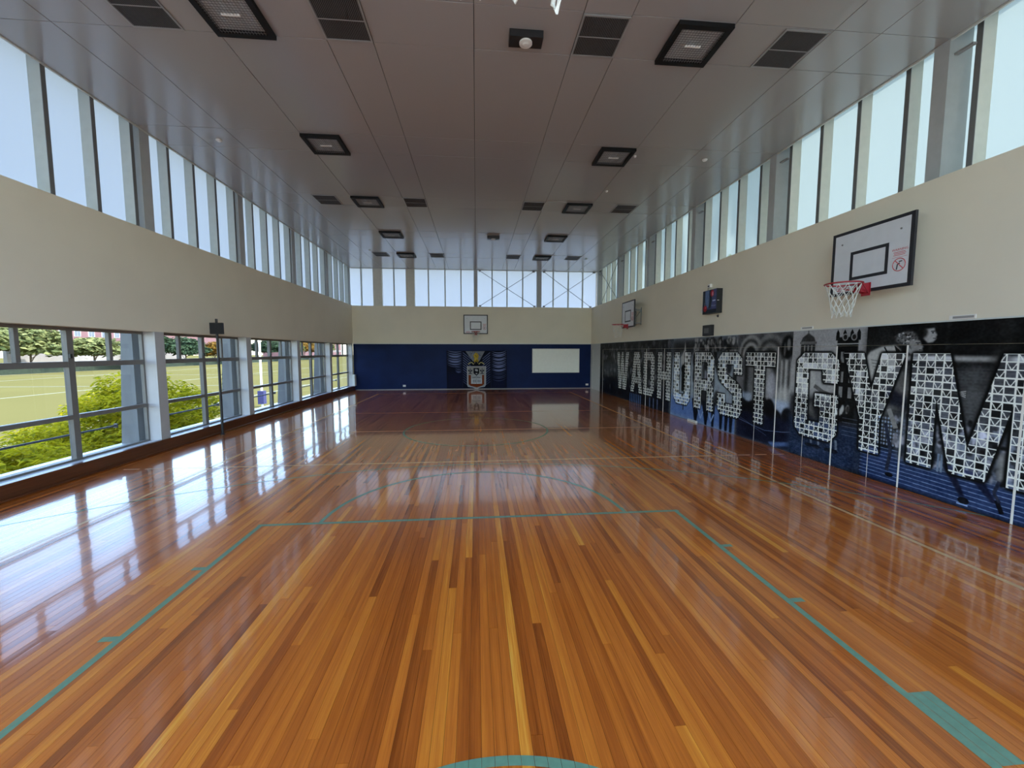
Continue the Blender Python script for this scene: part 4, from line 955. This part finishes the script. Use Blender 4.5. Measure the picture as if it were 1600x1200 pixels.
# far buildings
def building(label, x, y0_, y1_, z0, z1, m, win, rows=2, depth=14):
    e = empty('building', (x, (y0_+y1_)/2, -4)); tag(e, label, 'building'); L = (y1_-y0_)/2
    MB().box(-depth, 0, -L, L, z0+4, z1+4).build('wall', M[m], e); MB().box(-depth-.5, .5, -L-.5, L+.5, z1+4.01, z1+4.6).build('roof', M['post'], e)
    n = int(2*L/5)
    for r_ in range(rows):
        zz = z0+4+(z1-z0)*(r_+.35)/rows
        for k in range(n):
            y = -L+2*L*(k+.5)/n; f = MB().box(.001, .15, y-1.2, y+1.2, zz, zz+2.0).build('window', M['whitepaint'], e)
            for s in (-1, 1): MB().box(.151, .2, y+s*.55-.5, y+s*.55+.5, zz+.1, zz+1.9).build('pane', M['farwin'], f)
building('pink brick school building behind the tree line, left of the first pillar', -140, 128, 186, 4.5, 20, 'brickpink', 1, 2)
building('pink brick building with white windows behind the second window', -150, 205, 262, 0, 16, 'brickpink', 1, 2)
building('pink brick building behind the far windows', -150, 330, 470, -2, 16, 'brickpink', 1, 2)
building('dark low pavilion behind the pale trees at far left', -150, 80, 122, 0, 14, 'post', 1, 1)
bx('retaining_wall', M['render'], None, -134, -133, 128, 200, -4, 4.4); tag(bpy.data.objects['retaining_wall'], 'long pale rendered retaining wall below the brick building', 'wall')
o = bx('boundary_fence', M['core_leaf_b'], None, -119.5, -118.5, 60, 330, -3.98, -2.7); tag(o, 'low dark fence line along the far edge of the playing field', 'fence')
# goal post with its navy pad
for (x, y, lb) in ((-22.9, 45.5, 'tall white goal post with a navy pad, seen through the third window'), (-26.0, 62.0, 'tall white goal post seen through the fourth window')):
    e = empty('goal_post', (x, y, -4)); MB().tube([(0,0,0),(0,0,13)], .11, 10).build('upright', M['whitepaint'], e)
    MB().box(-.3, .3, -.3, .3, .35, 1.75).build('post_pad', M['navy'], e); tag(e, lb, 'goal post')
# concrete pillars and handrail outside the windows
for i, p in enumerate(POSTS[:-1]):
    e = MB(); x0, x1 = -7.0, -6.62
    e.add([(-7.02,p-.12,-1.2),(-6.62,p-.12,-1.2),(-6.62,p+.26,-1.2),(-7.02,p+.26,-1.2),(-6.80,p-.12,2.6),(-6.62,p-.12,2.6),(-6.62,p+.22,2.6),(-6.80,p+.22,2.6)],
          [(0,3,2,1),(4,5,6,7),(0,1,5,4),(1,2,6,5),(2,3,7,6),(3,0,4,7)])
    o = e.build('concrete_pillar', M['conc']); o['kind'] = 'structure'
rl = empty('outside_handrail', (-7.0, 0, .5)); tag(rl, 'dark steel handrail running outside the left windows', 'handrail')
for i in range(len(POSTS)-1):
    a, b = POSTS[i]+.3, POSTS[i+1]-.1; MB().tube([(-.04, a, .02), (-.04, b, .02)], .018, 8).build('rail_bar', M['rail'], rl)
    MB().box(-.06, .0, b-.03, b+.0, -.02, .06).build('rail_bracket', M['rail'], rl)
# ---- palm outside the right clerestory: its fronds throw shadows on the frosted panes
def palm(x, y, h, seed, label, nf=23, L=2.2):
    e = empty('palm_tree', (x, y, -4)); tag(e, label, 'tree'); r = random.Random(seed)
    MB().tube([(0,0,0),(.05,0,h*.5),(0,0,h)], [.16,.13,.12], 8).build('trunk', M['trunk'], e)
    V = []; F = []; T = []
    for k in range(nf):
        a = 2*PI*k/nf+r.uniform(-.15,.15); el = r.uniform(.1, 1.1); d = Vector((math.cos(a)*math.cos(el), math.sin(a)*math.cos(el), math.sin(el))); side = Vector((-math.sin(a), math.cos(a), 0))
        p = Vector((0,0,h))
        for s_ in range(26):
            d = (d+Vector((0,0,-.055))).normalized(); p = p+d*L/26
            if s_ < 3: continue
            for sg in (-1, 1):
                t = (side*sg*.9+d*.55+Vector((0,0,-.25))).normalized(); l_ = .55*math.sin(PI*(s_+3)/31); w2 = d*.06; q = len(V)
                V += [tuple(p-w2), tuple(p+w2), tuple(p+t*l_+Vector((0,0,-.12*l_)))]; F.append((q,q+1,q+2)); T += [r.random()]*3
    me = bpy.data.meshes.new('fronds'); me.from_pydata(V, [], F); me.materials.append(M['leaf_d']); at = me.attributes.new('tone', 'FLOAT', 'POINT'); at.data.foreach_set('value', T)
    o = link(bpy.data.objects.new('fronds', me), e); o['kind'] = 'stuff'
palm(9.3, 9.3, 14.3, 1, 'palm outside the third right clerestory bay, shadowing its frosted panes')
palm(9.4, 13.0, 14.5, 2, 'palm outside the fourth right clerestory bay, shadowing its frosted panes')
palm(9.3, 16.9, 14.3, 3, 'palm outside the fifth right clerestory bay, shadowing its frosted panes')

e = empty('leaf_sprig', (6.27, 9.78, BAND1-.019)); tag(e, 'tiny lime green sprig of leaves on the ledge of the right clerestory', 'leaf')
for k in range(5):
    a = -.9+k*.45; f = MB(); f.add([(0, 0, .004), (-.012, .05*math.sin(a)-.015, .07*math.cos(a)+.02), (0, .13*math.sin(a), .13*math.cos(a)+.01), (.012, .05*math.sin(a)+.015, .07*math.cos(a)+.02)], [(0,1,2),(0,2,3),(0,3,1),(1,3,2)]); f.build('leaf', M['leafcard'], e)
